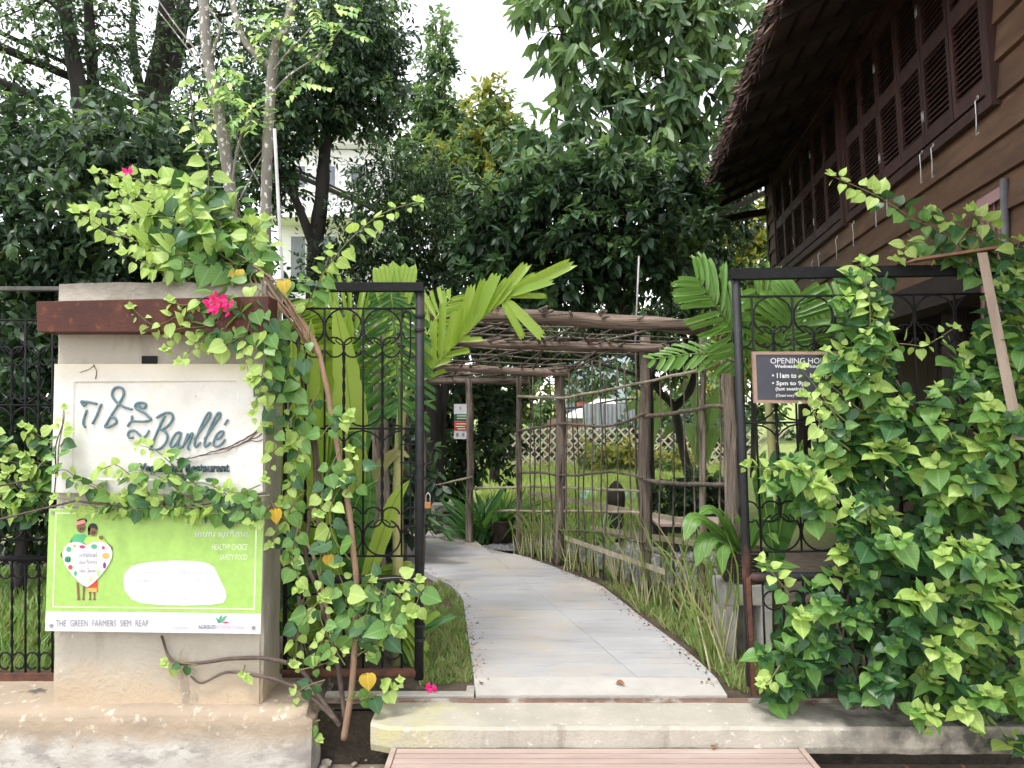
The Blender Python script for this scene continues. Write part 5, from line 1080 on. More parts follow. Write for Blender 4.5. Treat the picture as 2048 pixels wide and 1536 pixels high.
for s_ in (((1700, 880), (1650, 800), (1625, 765), (1600, 735)), ((1700, 900), (1650, 860), (1625, 820), (1600, 790)), ((1650, 950), (1580, 935), (1520, 935), (1490, 930)), ((1720, 760), (1680, 720), (1650, 700)), ((1740, 700), (1740, 620), (1730, 560), (1720, 520)), ((1760, 740), (1790, 690), (1850, 690), (1910, 655)), ((1850, 1330), (1840, 1400), (1850, 1450), (1855, 1465)), ((1960, 1400), (1970, 1440), (1950, 1460)), ((1560, 1330), (1540, 1360), (1520, 1370)), ((1580, 1190), (1540, 1140), (1520, 1120)), ((1700, 850), (1640, 800), (1610, 790)), ((1720, 820), (1660, 770), (1630, 755))):
    bu.shoot([(x, y, 3.82) for x, y in s_], .075, .026, .65, hang=.5, face=.8)
for k in range(10): x = random.uniform(1650, 2050); bu.stem([(x + 30, 1440, 4.02), (x + random.uniform(-40, 40), 1200, 4.08), (x + random.uniform(-60, 60), 950, 4.08), (x + random.uniform(-80, 60), 760, 4.02)], [.012, .005], m_stemd, n=6, amp=.02)
for px_, py_, sz in ((1845, 1185, .07), (1866, 1222, .04)): bu.leaf(P(px_, py_ - 8, 3.62), (0.1, -.2, -1), (.1, -1, .3), sz, 3)
bu.finish(300)
# ---- palms: rachis with separate leaflets
def leaflet_mesh(m, jag=True):
    rows = [(.12, 0), (.42, .18), (.5, .5), (.5, .8), (.46, .94)]; v = []; f = []
    for w, y in rows:
        z = -.16 * y * y; v += [(-w, y, z + .10 * w), (0, y, z - .0), (w, y, z + .10 * w)]
    for i in range(4):
        a = i * 3; f += [(a, a + 1, a + 4, a + 3), (a + 1, a + 2, a + 5, a + 4)]
    k = len(v); v += [(-.4, 1.0, -.15), (-.22, .95, -.15), (-.05, 1.03, -.16), (.12, .96, -.15), (.34, 1.05, -.16)]
    f += [(12, 13, k + 1, k), (13, k + 2, k + 1), (13, k + 3, k + 2), (13, 14, k + 4, k + 3)]
    me = bpy.data.meshes.new('leaflet'); me.from_pydata(v, [], f); me.materials.append(m); me.uv_layers.new(name='UVMap').data.foreach_set('uv', np.array([v[l.vertex_index][:2] for l in me.loops], np.float32).ravel()); me.polygons.foreach_set('use_smooth', [True] * len(f)); me.update(); return me
LFs, LFd, LFm = leaflet_mesh(L_palm), leaflet_mesh(L_palmd), leaflet_mesh(L_palmm)
m_rach = mat('palm_rachis', (.3, .4, .08), (.22, .33, .07), 9, .5); m_rachd = mat('palm_rachis_green', (.12, .22, .06), None, 9, .5)
def frond(palm, pts, n, ln, wd, me, plane=(0, -1, .2), fwd=.55, droop=.15, r=.009, lop=(1, 1), t0=.12, wild=1.0):
    q = catmull([P(*p) for p in pts], 8); b = MB(); b.tube(q, [r, r * .35], 6); fr_ = b.build('frond', m_rach if me is LFs else m_rachd, palm, smooth=True)
    tot = len(q) - 1; pl = unit(plane)
    for i in range(n):
        t = t0 + (1 - t0) * min(n - 1, max(0, i + (random.uniform(-.25, .25) * wild if 0 < i < n - 1 else 0))) / (n - 1); k = min(int(t * tot), tot - 1); a = q[k].lerp(q[k + 1], t * tot - k); ax = unit(q[min(k + 1, tot)] - q[max(k - 1, 0)]); lat = unit(ax.cross(pl))
        for j, s_ in enumerate((1, -1)):
            if not lop[j]: continue
            l = ln * (math.sin(math.pi * (.18 + .72 * t)) ** .7) * random.uniform(1 - .1 * wild, 1 + .08 * wild) * lop[j]
            d = lat * s_ + ax * (fwd + .5 * t) + Vector((0, 0, -droop)) + Vector((random.gauss(0, .07 * wild), random.gauss(0, .1 * wild), random.gauss(0, .07 * wild)))
            put(me, 'leaflet', fr_, a, d, pl + lat * s_ * .35 + Vector((random.gauss(0, .12), 0, random.gauss(0, .12))), wd * random.uniform(1 - .25 * wild, 1 + .18 * wild), l, random.uniform(.6, 1.8))
    return fr_
pa = thing('areca_palm', 'sunlit yellow-green areca palm behind the left gate leaf', 'palm', (P(795, 1000, 4.75).x, 4.75, 0))
b = MB(); b.tube(wob([(P(795, 1000, 4.75).x + .0, 4.75, -.02), P(796, 1100, 4.75), P(796, 960, 4.75), P(800, 860, 4.75), P(806, 800, 4.75)], .005), [.034, .028], 12); b.build('trunk', mat('palm_cane', (.42, .40, .16), (.3, .3, .13), 7, .5, stains=(((.3, .27, .2), 3, .55, .7, (1, 1, .3)),)), pa, smooth=True)
b = MB(); q_ = catmull([P(806, 800, 4.75), P(850, 752, 4.7), P(930, 668, 4.6), P(1015, 590, 4.5)], 8); b.tube(q_, [.012, .005], 7); fr0 = b.build('frond', m_rach, pa, smooth=True)
for bx_, by_, tx_, ty_, w_ in ((852, 752, 838, 690, .05), (856, 748, 852, 676, .05), (868, 735, 866, 640, .055), (880, 722, 888, 606, .06), (892, 709, 910, 622, .055), (904, 696, 926, 618, .06), (918, 681, 944, 572, .075), (934, 664, 972, 562, .07), (950, 648, 990, 548, .075), (968, 632, 1012, 556, .06), (985, 617, 1050, 528, .085), (1000, 603, 1072, 548, .07), (1012, 592, 1140, 526, .075), (1013, 592, 1102, 560, .055), (1014, 593, 1092, 590, .045), (1010, 597, 1084, 672, .06), (1004, 602, 1044, 668, .055), (890, 712, 930, 700, .04), (920, 682, 960, 676, .04)):
    a_, c_ = P(bx_, by_, 4.6 - (bx_ - 850) * .0006), P(tx_, ty_, 4.52 - (bx_ - 850) * .0007 + random.uniform(-.05, .05)); put(LFs, 'leaflet', fr0, a_, c_ - a_, (random.uniform(-.3, .3), -1, random.uniform(-.1, .45)), w_ * random.uniform(.72, 1.0), (c_ - a_).length, random.uniform(.4, 1.4))
frond(pa, [(800, 900, 4.7), (798, 800, 4.6), (792, 700, 4.55), (785, 610, 4.52), (778, 560, 4.55)], 27, .26, .024, LFd, (0, -1, .1), .1, .9, .011, t0=.22)
frond(pa, [(806, 800, 4.8), (830, 720, 4.9), (870, 640, 5.0), (900, 600, 5.1)], 12, .32, .036, LFs, (0, -1, .5), .8, .1, .009)
frond(pa, [(800, 800, 4.8), (740, 700, 4.8), (690, 640, 4.75), (630, 600, 4.7)], 14, .34, .034, LFs, (0, -1, .5), .7, .15, .01)
for x, y, e in ((770, 560, -.35), (808, 556, .35)): put(LFs, 'leaflet', pa, P(790, 640, 4.55), (e * .55, -.1, 1), (0, -1, .2), .16, .33, .8)
# young palm shoots at its foot
def low_palm(name, label, x, y, Y_, n, size, me, group=None, cat='palm'):
    p0 = P(x, y, Y_); t = thing(name, label, cat, (p0.x, Y_, 0), group)
    for i in range(n):
        a = -1.2 + 2.4 * i / max(1, n - 1) + random.uniform(-.15, .15); h = size * random.uniform(.8, 1.15); e = Vector((math.sin(a) * h * .75, random.uniform(-.25, .1), math.cos(a) * h * .8 + .05))
        b0 = Vector((p0.x, Y_, .0)); m_ = b0 + e * .55 + Vector((0, 0, h * .18)); q = [b0, m_, b0 + e]
        qq = catmull(q, 8); b = MB(); b.tube(qq, [.007, .003], 5); fr_ = b.build('frond', m_rachd, t, smooth=True)
        for k in range(9):
            tt = .3 + .7 * k / 8; kk = min(int(tt * (len(qq) - 1)), len(qq) - 2); aa = qq[kk].lerp(qq[kk + 1], tt * (len(qq) - 1) - kk); ax = unit(qq[kk + 1] - qq[kk]); lat = unit(ax.cross(Vector((0, -1, .3))))
            for s_ in (1, -1): put(me, 'leaflet', fr_, aa, lat * s_ + ax * .9, Vector((0, -.8, .7)), .045, size * .38 * random.uniform(.8, 1.1), random.uniform(.5, 1.8))
    return t
low_palm('young_palm', 'bushy young palm with bright leaflets at the foot of the left gate post', 722, 1250, 4.85, 8, .56, LFs)
low_palm('young_palm', 'low dark green palm between the gate and the log post', 690, 1260, 4.9, 7, .62, LFd)
# ---- broad banana-like leaves behind the left gate leaf
def paddle(t, pts, w, m, name='leaf', plane=(0, -1, .3), fold=.12):
    q = catmull([P(*p) for p in pts], 7); n = len(q) - 1; pl = unit(plane); rows = []; rib_ = m in (L_palm, L_palmd)
    for i, p in enumerate(q):
        u = i / n; ww = w * (math.sin(math.pi * min(1, .06 + .94 * u) ** .8) ** .75) * (1 + .06 * random.gauss(0, 1)); ax = unit(q[min(i + 1, n)] - q[max(i - 1, 0)]); lat = unit(ax.cross(pl)); nn = lat.cross(ax)
        rows.append((p - lat * ww + nn * ww * fold + Vector((0, 0, -.15 * ww)), p - lat * ww * .5 + nn * ww * fold * .7, p, p + lat * ww * .5 + nn * ww * fold * .7, p + lat * ww + nn * ww * fold + Vector((0, 0, -.15 * ww))))
    b = MB()
    for r_ in rows: b.v += [tuple(x) for x in r_]
    for i in range(n):
        for j in range(4): a = i * 5 + j; b.face([a, a + 1, a + 6, a + 5])
    o = b.build(name, m, t, smooth=True); o.data.uv_layers.new(name='UVMap').data.foreach_set('uv', np.array([((l.vertex_index // 5) / n * (2 if rib_ else 1), ((l.vertex_index % 5) - 2) * .24) if rib_ else (((l.vertex_index % 5) - 2) * .24, (l.vertex_index // 5) / n) for l in o.data.loops], np.float32).ravel()); b = MB(); b.tube([x + pl * .003 for x in q], [min(.009, w * .07), .002], 5); b.build('midrib', m_rach, o, smooth=True); return o
he = thing('heliconia_clump', 'tall heliconia clump with broad lime leaves behind the left gate', 'plant', (P(640, 1200, 4.9).x, 4.9, 0))
for pts, w, m in (([(650, 1180, 5.0), (640, 900, 5.0), (632, 720, 4.9), (640, 595, 4.8)], .16, L_lime), ([(640, 1150, 5.0), (660, 850, 4.9), (680, 720, 4.8), (700, 620, 4.7)], .13, L_lime), ([(620, 1180, 4.9), (600, 950, 4.8), (590, 800, 4.7), (585, 670, 4.65)], .11, L_lime), ([(680, 1180, 4.9), (690, 950, 4.8), (715, 800, 4.8), (740, 710, 4.8)], .1, L_palmd), ([(660, 1200, 4.8), (670, 1000, 4.7), (700, 880, 4.6), (735, 900, 4.5)], .07, L_palmd), ([(600, 1180, 4.8), (590, 1050, 4.7), (585, 930, 4.65), (600, 830, 4.6)], .07, L_palm), ([(720, 1100, 4.7), (705, 860, 4.6), (690, 720, 4.55), (668, 600, 4.5)], .09, L_lime), ([(600, 1150, 4.7), (612, 900, 4.6), (620, 740, 4.55), (622, 640, 4.5)], .08, L_lime), ([(690, 1250, 4.6), (640, 1020, 4.5), (600, 930, 4.45), (580, 880, 4.42)], .06, L_lime), ([(700, 1250, 4.6), (760, 1080, 4.5), (790, 1000, 4.45), (820, 960, 4.42)], .05, L_lime), ([(700, 1200, 5.1), (720, 900, 5.1), (760, 830, 5.2), (870, 800, 5.3)], .06, L_palmd), ([(640, 1250, 4.7), (690, 1080, 4.6), (720, 990, 4.55), (755, 960, 4.5)], .06, L_palmd), ([(690, 1250, 4.7), (720, 1100, 4.6), (740, 1000, 4.6), (735, 920, 4.6)], .05, L_palmd), ([(650, 1250, 4.8), (620, 1140, 4.6), (600, 1100, 4.55), (575, 1090, 4.5)], .08, L_palmd)): paddle(he, pts, w, m)
for pts in ([(690, 1050, 4.8), (740, 960, 4.75), (790, 905, 4.7), (820, 915, 4.65)], [(680, 1000, 4.9), (700, 900, 4.8), (730, 870, 4.7)]): paddle(he, pts, .04, L_straw, 'dry_leaf')
# ---- right palm around the gate post
pr = thing('fan_fronded_palm', 'green palm spreading stiff fronds either side of the right gate post', 'palm', (P(1548, 1100, 4.9).x, 4.9, 0))
tp0 = P(1540, 830, 4.9); b = MB(); b.tube(wob([(tp0.x + .03, 4.9, -.02), P(1552, 1000, 4.9), tp0, P(1530, 760, 4.9)], .006), [.03, .022], 10); b.build('trunk', bpy.data.materials['palm_cane'], pr, smooth=True)
frond(pr, [(1530, 780, 4.9), (1490, 700, 4.75), (1450, 640, 4.6), (1418, 590, 4.5), (1395, 560, 4.45)], 15, .3, .036, LFm, (.1, -1, .4), .55, -.05, .01, t0=.25)
frond(pr, [(1530, 780, 4.9), (1480, 730, 4.8), (1400, 708, 4.7), (1310, 718, 4.6)], 13, .18, .03, LFm, (0, -1, .8), .9, .1, .008, t0=.25)
frond(pr, [(1535, 780, 4.9), (1560, 700, 4.7), (1585, 640, 4.55), (1600, 590, 4.5)], 14, .28, .034, LFm, (0, -1, .4), .5, .1, .01, t0=.2)
frond(pr, [(1535, 790, 4.9), (1600, 720, 4.7), (1650, 660, 4.6), (1690, 600, 4.6)], 14, .28, .034, LFm, (0, -1, .4), .5, .1, .01, t0=.2)
frond(pr, [(1535, 790, 4.9), (1545, 690, 4.8), (1530, 620, 4.7), (1510, 580, 4.6)], 12, .28, .036, LFm, (0, -1, .4), .5, .1, .01, t0=.2)
for pts in ([(1545, 1150, 4.8), (1570, 1000, 4.7), (1590, 930, 4.6), (1605, 880, 4.55)], [(1545, 1150, 4.9), (1590, 1000, 4.8), (1640, 900, 4.7), (1660, 850, 4.7)], [(1550, 1120, 4.7), (1530, 1010, 4.65), (1520, 940, 4.6), (1530, 900, 4.6)]): paddle(pr, pts, .055, L_palmd)
# ---- broad-leaved plant in the basket
bp = thing('birdsnest_fern', 'glossy strap-leaved fern growing in the basket by the right gate', 'fern', (bk.x, 4.9, zt + .19))
for tx, ty, cx, cy, w in ((1368, 1082, 1398, 1036, .062), (1398, 1028, 1430, 1024, .06), (1392, 1134, 1416, 1076, .06), (1440, 1018, 1452, 1036, .06), (1412, 1115, 1430, 1075, .045), (1475, 1030, 1478, 1050, .045), (1445, 1150, 1450, 1090, .05), (1540, 1040, 1520, 1040, .04), (1560, 1090, 1530, 1060, .04), (1520, 1010, 1510, 1050, .04), (1600, 1135, 1550, 1125, .045), (1580, 1145, 1540, 1135, .04)):
    paddle(bp, [(1488, 1112, 4.88), (cx, cy, 4.72), (tx, ty, 4.62)], w, L_mid, plane=(0, -.6, .8))

# ---- lemongrass clumps along the right edge of the path
m_stalk = mat('pale_stalk', (.46, .44, .24), (.34, .36, .16), 9, .6)
lg = [(1440, 1330, .9), (1470, 1290, .95), (1395, 1250, .8), (1345, 1215, .8), (1310, 1215, .7), (1240, 1165, .75), (1190, 1150, .7), (1150, 1140, .7), (1105, 1120, .7), (1075, 1112, .65), (1050, 1108, .5)]
lab = 'lemongrass clump with thin arching stalks along the right edge of the path'
for i, (x, y, h) in enumerate(lg):
    g_ = G(x, y, 0); t = thing('lemongrass_clump', 'lemongrass clump along the path edge, ' + ('nearest to', 'second from', 'third from', 'fourth from', 'fifth from', 'sixth from', 'seventh from', 'eighth from', 'ninth from', 'tenth from', 'farthest from')[i] + ' the right gate post', 'grass clump', g_, 'lemongrass clumps along the path')
    n = 20; ang = rng.random(n) * 6.28; lean = .08 + .26 * rng.random(n); hh = .78 * h * (.55 + .5 * rng.random(n)); b = MB(); V = []; tips = []
    for k in range(n):
        b0 = g_ + Vector((random.gauss(0, .06), random.gauss(0, .06), -.01)); d = Vector((math.cos(ang[k]) * lean[k], math.sin(ang[k]) * lean[k], 1)); top = b0 + d * hh[k] * .6
        if k < 12: b.tube([b0, b0.lerp(top, .5) + Vector((0, 0, .01)), top], [.0075, .0035], 5, cap=False)
        V.append(top if k < 12 else b0); tips.append(tuple(d + Vector((d.x * 1.2, d.y * 1.2, 0)) * random.random()))
    stuff(b.build('stalks', m_stalk, t, smooth=True))
    o = leaf_mesh('blades', T_blade, np.array([tuple(v) for v in V] * 2), np.array(tips + [tuple(Vector(q) + Vector((random.gauss(0, .3), random.gauss(0, .3), -.1))) for q in tips]), np.tile([0.2, -1, .3], (2 * n, 1)) + rvec(2 * n) * .4, np.r_[hh, hh * .8] * .7, (rng.random(2 * n) < .3).astype(int), [L_grass, L_straw], t, .5); stuff(o); o.location = -WO[t.name]
# ---- spiky plants by the far planter
def spiky(name, label, x, y, n, h, m, cat='plant', w=1.6):
    g_ = G(x, y, 0); t = thing(name, label, cat, g_)
    a = rng.random(n) * 6.28; d = np.c_[np.cos(a) * (.3 + .7 * rng.random(n)), np.sin(a) * (.3 + .5 * rng.random(n)), .5 + .7 * rng.random(n)]
    o = leaf_mesh('leaves', tri_template([(.035, 0), (.04, .3), (.03, .65), (0, 1)], .5, .35), np.array([tuple(g_)] * n) + rng.normal(size=(n, 3)) * [.1, .1, 0], d, np.tile([0, -.3, 1.], (n, 1)) + rvec(n) * .2, h * (.6 + .6 * rng.random(n)), np.zeros(n, int), [m], t, w); stuff(o); o.location = -WO[t.name]; return t
spiky('spider_lily', 'dark green strap-leaved clump at the foot of the far pergola post', 955, 1083, 60, .75, L_palmd, w=1.2)
spiky('spider_lily', 'strap-leaved clump behind the round wicker basket', 985, 1078, 60, .7, L_palmd, w=1.2)
spiky('spider_lily', 'green strap-leaved tuft at the foot of the middle pergola posts', 1190, 1088, 40, .4, L_mid, w=1.2)
# ---- grass
def grass(name, label, polys, n, h, probs=(.55, .35, .1), gm=None):
    P_ = []
    for poly, share in polys:
        q = np.array([tuple(G(x, y, 0))[:2] for x, y in poly]); lo, hi = q.min(0), q.max(0); k = int(n * share); s_ = lo + (hi - lo) * rng.random((k * 4, 2)); s_ = s_[inpoly(s_, q)][:k]; P_.append(s_)
    s_ = np.concatenate(P_); 
    keep = np.array([noise.noise(Vector((x * 5, y * 5, 3))) + .35 * random.random() > -.12 for x, y in s_]); s_ = s_[keep]; k = len(s_)
    d = np.c_[rng.normal(size=(k, 2)) * .5, np.ones(k)]
    return stuff(tag(leaf_mesh(name, T_blade, np.c_[s_, np.full(k, -.005)], d, rvec(k) + [0, -1, 0], h * (.5 + rng.random(k)), rng.choice(3, k, p=probs), [gm or L_grass, L_straw, L_mid], None, 2.0), label, 'grass'))
grass('verge_grass', 'patchy grass verge between the left gate post and the path', [([(842, 1372), (948, 1362), (934, 1260), (922, 1196), (880, 1165), (846, 1180)], 1.0)], 6500, .045, (.5, .35, .15))
grass('path_grass', 'thin grass along the right edge of the path', [([(1500, 1385), (1468, 1382), (1420, 1330), (1380, 1290), (1440, 1280), (1540, 1330), (1700, 1370)], .6), ([(1380, 1290), (1290, 1230), (1200, 1165), (1290, 1180), (1440, 1270)], .4)], 5200, .055, (.4, .4, .2))
grass('fence_grass', 'bright lawn grass seen through the left iron fence', [([(-80, 1372), (110, 1372), (110, 1150), (-80, 1150)], 1.0)], 8000, .12, (.7, .1, .2))
grass('far_lawn_grass', 'sunny lawn grass beyond the pergola', [([(960, 1040), (1480, 1060), (1480, 935), (960, 925)], 1.0)], 26000, .13, (.8, .12, .08), L_lawn)
# ================================================================== TREES
TM = [L_tdark, L_tmid, L_tlight, L_tyel]
def limbs(b, base, tips, r0, seed=0, n=9):
    for k, (pts, ra, rb) in enumerate(tips): b.tube(wob(catmull(pts, 7), .05, .9, seed + k), [ra, rb], n, .2, seed=seed + k)
def tree(name, label, base, trunks, lobes, nclu, per, size, twig, tmpl=T_tree, droop=.3, probs=(.5, .4, .1), shell=.35, up=.8, bark=None, wscale=1.0, group=None, cat='tree', branch=True, mats=TM, topbright=True):
    base = Vector(base); t = thing(name, label, cat, (base.x, base.y, 0), group); b = MB()
    tr_pts = []
    for pts, ra, rb in trunks:
        q = wob(catmull([P(*p) if len(p) == 3 and abs(p[0]) > 25 else Vector(p) for p in pts], 7), .03, .8, len(name)); b.tube(q, [ra, rb], 10, .22, seed=ra * 90); tr_pts += q[len(q) // 3:]
    if branch and tr_pts:
        for c, rd in lobes:
            o = min(tr_pts, key=lambda p: (p - c).length); mid = o.lerp(c, .55) + Vector((0, 0, .2)); r_ = min(.06, .018 * (1 + rd[0]))
            b.tube(wob(catmull([o, mid, c], 6), .06, 1.1, rd[0]), [r_, r_ * .35], 7, .2, seed=rd[0])
            for k in range(5):
                e = c + Vector([rd[i] * random.uniform(-.85, .85) for i in range(3)]); b.tube(wob(seg(mid.lerp(c, random.random()), e, 4), .05, 1.3, k + rd[2]), [r_ * .4, .004], 5, cap=False)
    b.build('trunk', bark or m_bark, t, smooth=True)
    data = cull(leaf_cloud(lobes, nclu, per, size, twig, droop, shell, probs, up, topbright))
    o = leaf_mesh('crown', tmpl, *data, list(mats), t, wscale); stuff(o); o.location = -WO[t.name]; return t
def lb(*a): return [lobe(*x) for x in a]
# big dark multi-stemmed tree, left
tree('shade_tree', 'big dark multi-stemmed tree at the upper left', P(170, 800, 9.5),
     [([P(180, 800, 9.5) * Vector((1, 1, 0)) if False else (P(180, 900, 9.5).x, 9.5, 0), (178, 420, 9.5), (165, 235, 9.4), (140, 80, 9.3), (120, -80, 9.2)], .13, .07), ([(P(186, 900, 9.5).x, 9.5, 0), (190, 300, 9.6), (184, 150, 9.6), (178, 20, 9.6), (176, -90, 9.6)], .09, .05), ([(185, 330, 9.4), (120, 230, 9.2), (60, 120, 9.0), (10, 70, 8.9), (-60, 40, 8.8)], .07, .03)],
     lb((60, 30, 9.2, 130, 70, .9), (190, 60, 9.6, 110, 70, .9), (20, 200, 9.0, 110, 60, .8), (250, 130, 9.8, 70, 50, .7), (40, 320, 9.3, 130, 70, .8), (190, 300, 9.0, 110, 60, .8), (130, -60, 9.4, 200, 60, 1.0), (290, 330, 10.0, 70, 50, .7)), 820, 13, .07, .24, T_tree, .35, (.45, .42, .13), .25)
tree('leaning_tree', 'tall tree with paired leaning dark trunks behind the speckled saplings', P(320, 800, 10.2),
     [([(P(300, 900, 10.2).x, 10.2, 0), (296, 300, 10.2), (305, 180, 10.2), (330, 60, 10.1), (345, -80, 10)], .14, .09), ([(P(320, 900, 10.2).x, 10.2, 0), (322, 260, 10.2), (345, 150, 10.3), (365, 40, 10.3), (372, -90, 10.3)], .12, .08), ([(300, 240, 10.2), (270, 120, 10.3), (268, 20, 10.4), (290, -80, 10.4)], .06, .03)],
     lb((450, 30, 9.8, 130, 70, .9), (560, 90, 9.5, 110, 80, .9), (470, 160, 9.9, 120, 60, .8), (300, 300, 10.4, 90, 60, .7), (650, 40, 9.6, 120, 70, .9), (600, -50, 9.6, 260, 50, 1), (380, 260, 10.2, 70, 60, .6)), 700, 13, .07, .24, T_tree, .35, (.6, .34, .06), .25)
tree('dense_tree', 'dense dark small-leaved tree above the gate, left of the white sky gap', P(640, 800, 9.0),
     [([(P(625, 900, 9).x, 9.0, 0), (628, 560, 9.0), (640, 400, 9.0), (650, 250, 9.0), (640, 120, 9.0)], .11, .05), ([(630, 500, 9.0), (580, 380, 8.8), (520, 300, 8.7)], .06, .02)],
     lb((700, 120, 9.0, 110, 90, .9), (740, 60, 9.2, 60, 60, .8), (620, 190, 8.8, 110, 70, .9), (720, 215, 9.0, 80, 55, .8), (560, 260, 8.7, 90, 60, .8), (480, 240, 9.2, 70, 80, .8), (520, 350, 8.7, 70, 60, .7), (765, 150, 9.3, 45, 50, .6)), 1500, 14, .078, .2, T_tree, .4, (.68, .28, .04), .2)
# dark glossy shrubs behind the pillar
tree('glossy_shrub', 'dark glossy broad-leaved shrub behind the left fence and pillar', P(200, 900, 6.8),
     [([(P(190, 900, 6.8).x, 6.8, 0), (200, 700, 6.8), (190, 450, 6.8), (210, 330, 6.7)], .06, .03)],
     lb((100, 350, 6.8, 140, 90, .7), (280, 330, 7.0, 130, 80, .7), (60, 480, 6.7, 130, 80, .7), (220, 470, 6.6, 150, 90, .7), (380, 420, 7.0, 110, 100, .7), (30, 600, 6.8, 130, 80, .7), (200, 600, 6.9, 150, 80, .7), (430, 560, 6.9, 120, 80, .6), (270, 250, 7.4, 60, 60, .4), (60, 270, 7.2, 60, 60, .4)), 1600, 12, .1, .24, T_tree, .35, (.78, .19, .03), .2, cat='shrub')
tree('glossy_shrub', 'dark leafy shrub filling the space behind the left iron fence', P(40, 1000, 6.2),
     [([(P(40, 1100, 6.2).x, 6.2, 0), (50, 900, 6.2), (40, 700, 6.2)], .05, .02)],
     lb((20, 760, 6.2, 120, 90, .5), (80, 880, 6.3, 110, 90, .5), (-40, 980, 6.2, 100, 80, .5), (90, 1020, 6.6, 90, 70, .5), (160, 700, 6.6, 100, 90, .5)), 560, 12, .1, .2, T_tree, .35, (.78, .18, .04), .2, cat='shrub')
tree('glossy_shrub', 'dark leafy shrub deep behind the heliconias and left gate', P(640, 1000, 7.4),
     [([(P(650, 1100, 7.4).x, 7.4, 0), (650, 900, 7.4), (640, 700, 7.4)], .06, .02)],
     lb((600, 700, 7.4, 120, 90, .6), (700, 800, 7.5, 110, 90, .6), (620, 900, 7.4, 110, 90, .6), (760, 940, 7.8, 90, 90, .5), (700, 1040, 7.4, 130, 60, .5), (560, 1050, 7.2, 90, 70, .5)), 560, 12, .13, .2, T_tree, .35, (.75, .22, .03), .2, cat='shrub')
# layered feathery tree in the middle
tree('feathery_tree', 'dark layered feathery tree left of centre above the pergola', P(800, 900, 9.4),
     [([(P(865, 1080, 9.4).x, 9.4, 0), (866, 900, 9.4), (860, 760, 9.4), (830, 600, 9.4), (800, 440, 9.4)], .11, .05), ([(P(872, 1080, 9.4).x, 9.5, 0), (880, 850, 9.5), (900, 640, 9.5)], .08, .04)],
     lb((800, 360, 9.3, 90, 40, 1.0), (860, 400, 9.4, 110, 45, 1.0), (770, 445, 9.2, 90, 40, .9), (840, 480, 9.2, 140, 45, 1.0), (760, 540, 9.3, 150, 45, 1.0), (900, 560, 9.5, 110, 50, .9), (690, 560, 9.6, 70, 50, .8), (820, 620, 9.6, 130, 50, .8), (940, 480, 9.6, 90, 60, .8), (820, 700, 10, 130, 70, .8)), 1500, 16, .075, .26, T_tree, .15, (.62, .3, .08), .3, up=1.3, wscale=.8)
# pale slender trees in the sky gap
tree('slender_tree', 'slender pale tree rising into the white sky gap', P(880, 800, 15),
     [([(P(872, 830, 15).x, 15, 0), (872, 400, 15), (880, 200, 15), (885, 40, 15)], .09, .02)],
     lb((884, 60, 15, 16, 36, .25), (878, 130, 15, 26, 40, .35), (868, 210, 15, 40, 50, .5), (850, 300, 15, 62, 60, .6), (900, 290, 15, 55, 60, .5), (880, 380, 15, 90, 60, .7), (840, 200, 15.2, 36, 45, .4)), 620, 14, .13, .22, T_tree, .2, (.12, .5, .38), .2)
tree('yellowing_tree', 'rounded pale tree with yellowing leaves below the white sky', P(1000, 800, 14.5),
     [([(P(990, 830, 14.5).x, 14.5, 0), (990, 500, 14.5), (985, 300, 14.5), (980, 190, 14.5)], .1, .02)],
     lb((985, 200, 14.5, 26, 34, .4), (960, 260, 14.5, 45, 40, .6), (1015, 270, 14.5, 50, 40, .6), (985, 330, 14.3, 90, 50, .8), (930, 340, 14.4, 70, 50, .7), (1050, 330, 14.4, 62, 50, .7), (990, 420, 14.2, 110, 60, .8)), 800, 14, .14, .24, T_tree, .25, (.05, .3, .42, .23), .2)
# mango tree, upper right
tree('mango_tree', 'tall mango tree with long drooping leaves beside the thatched roof', P(1372, 1000, 12.5),
     [([(P(1385, 1040, 12.5).x, 12.5, -.02), (1378, 960, 12.5), (1362, 880, 12.5), (1347, 812, 12.5), (1310, 770, 12.4), (1270, 640, 12.3), (1240, 420, 12.3), (1220, 200, 12.3)], .085, .03), ([(1347, 815, 12.5), (1380, 780, 12.5), (1390, 720, 12.5), (1380, 560, 12.5), (1360, 360, 12.5), (1330, 120, 12.5), (1300, -60, 12.5)], .07, .03), ([(1360, 360, 12.5), (1290, 250, 12.4), (1200, 190, 12.3), (1120, 170, 12.2)], .035, .015), ([(1240, 420, 12.3), (1180, 340, 12.2), (1120, 330, 12.1)], .03, .012)],
     lb((1130, 40, 12.1, 90, 55, .7), (1240, 60, 12.3, 90, 70, .8), (1350, 50, 12.4, 110, 80, .8), (1450, 60, 12.6, 80, 80, .7), (1160, 150, 12.1, 60, 50, .6), (1290, 170, 12.3, 100, 60, .8), (1410, 180, 12.5, 80, 70, .7), (1200, 240, 12.2, 70, 50, .7), (1330, 250, 12.3, 90, 50, .7), (1130, 280, 12.1, 60, 50, .6), (1440, 280, 12.6, 60, 50, .6), (1270, 310, 12.3, 110, 45, .7), (1090, 330, 12.1, 60, 45, .6), (1250, -40, 12.3, 240, 40, .9)), 600, 10, .27, .26, T_lance, 1.0, (.06, .46, .48), .3, up=.55, wscale=1.25)
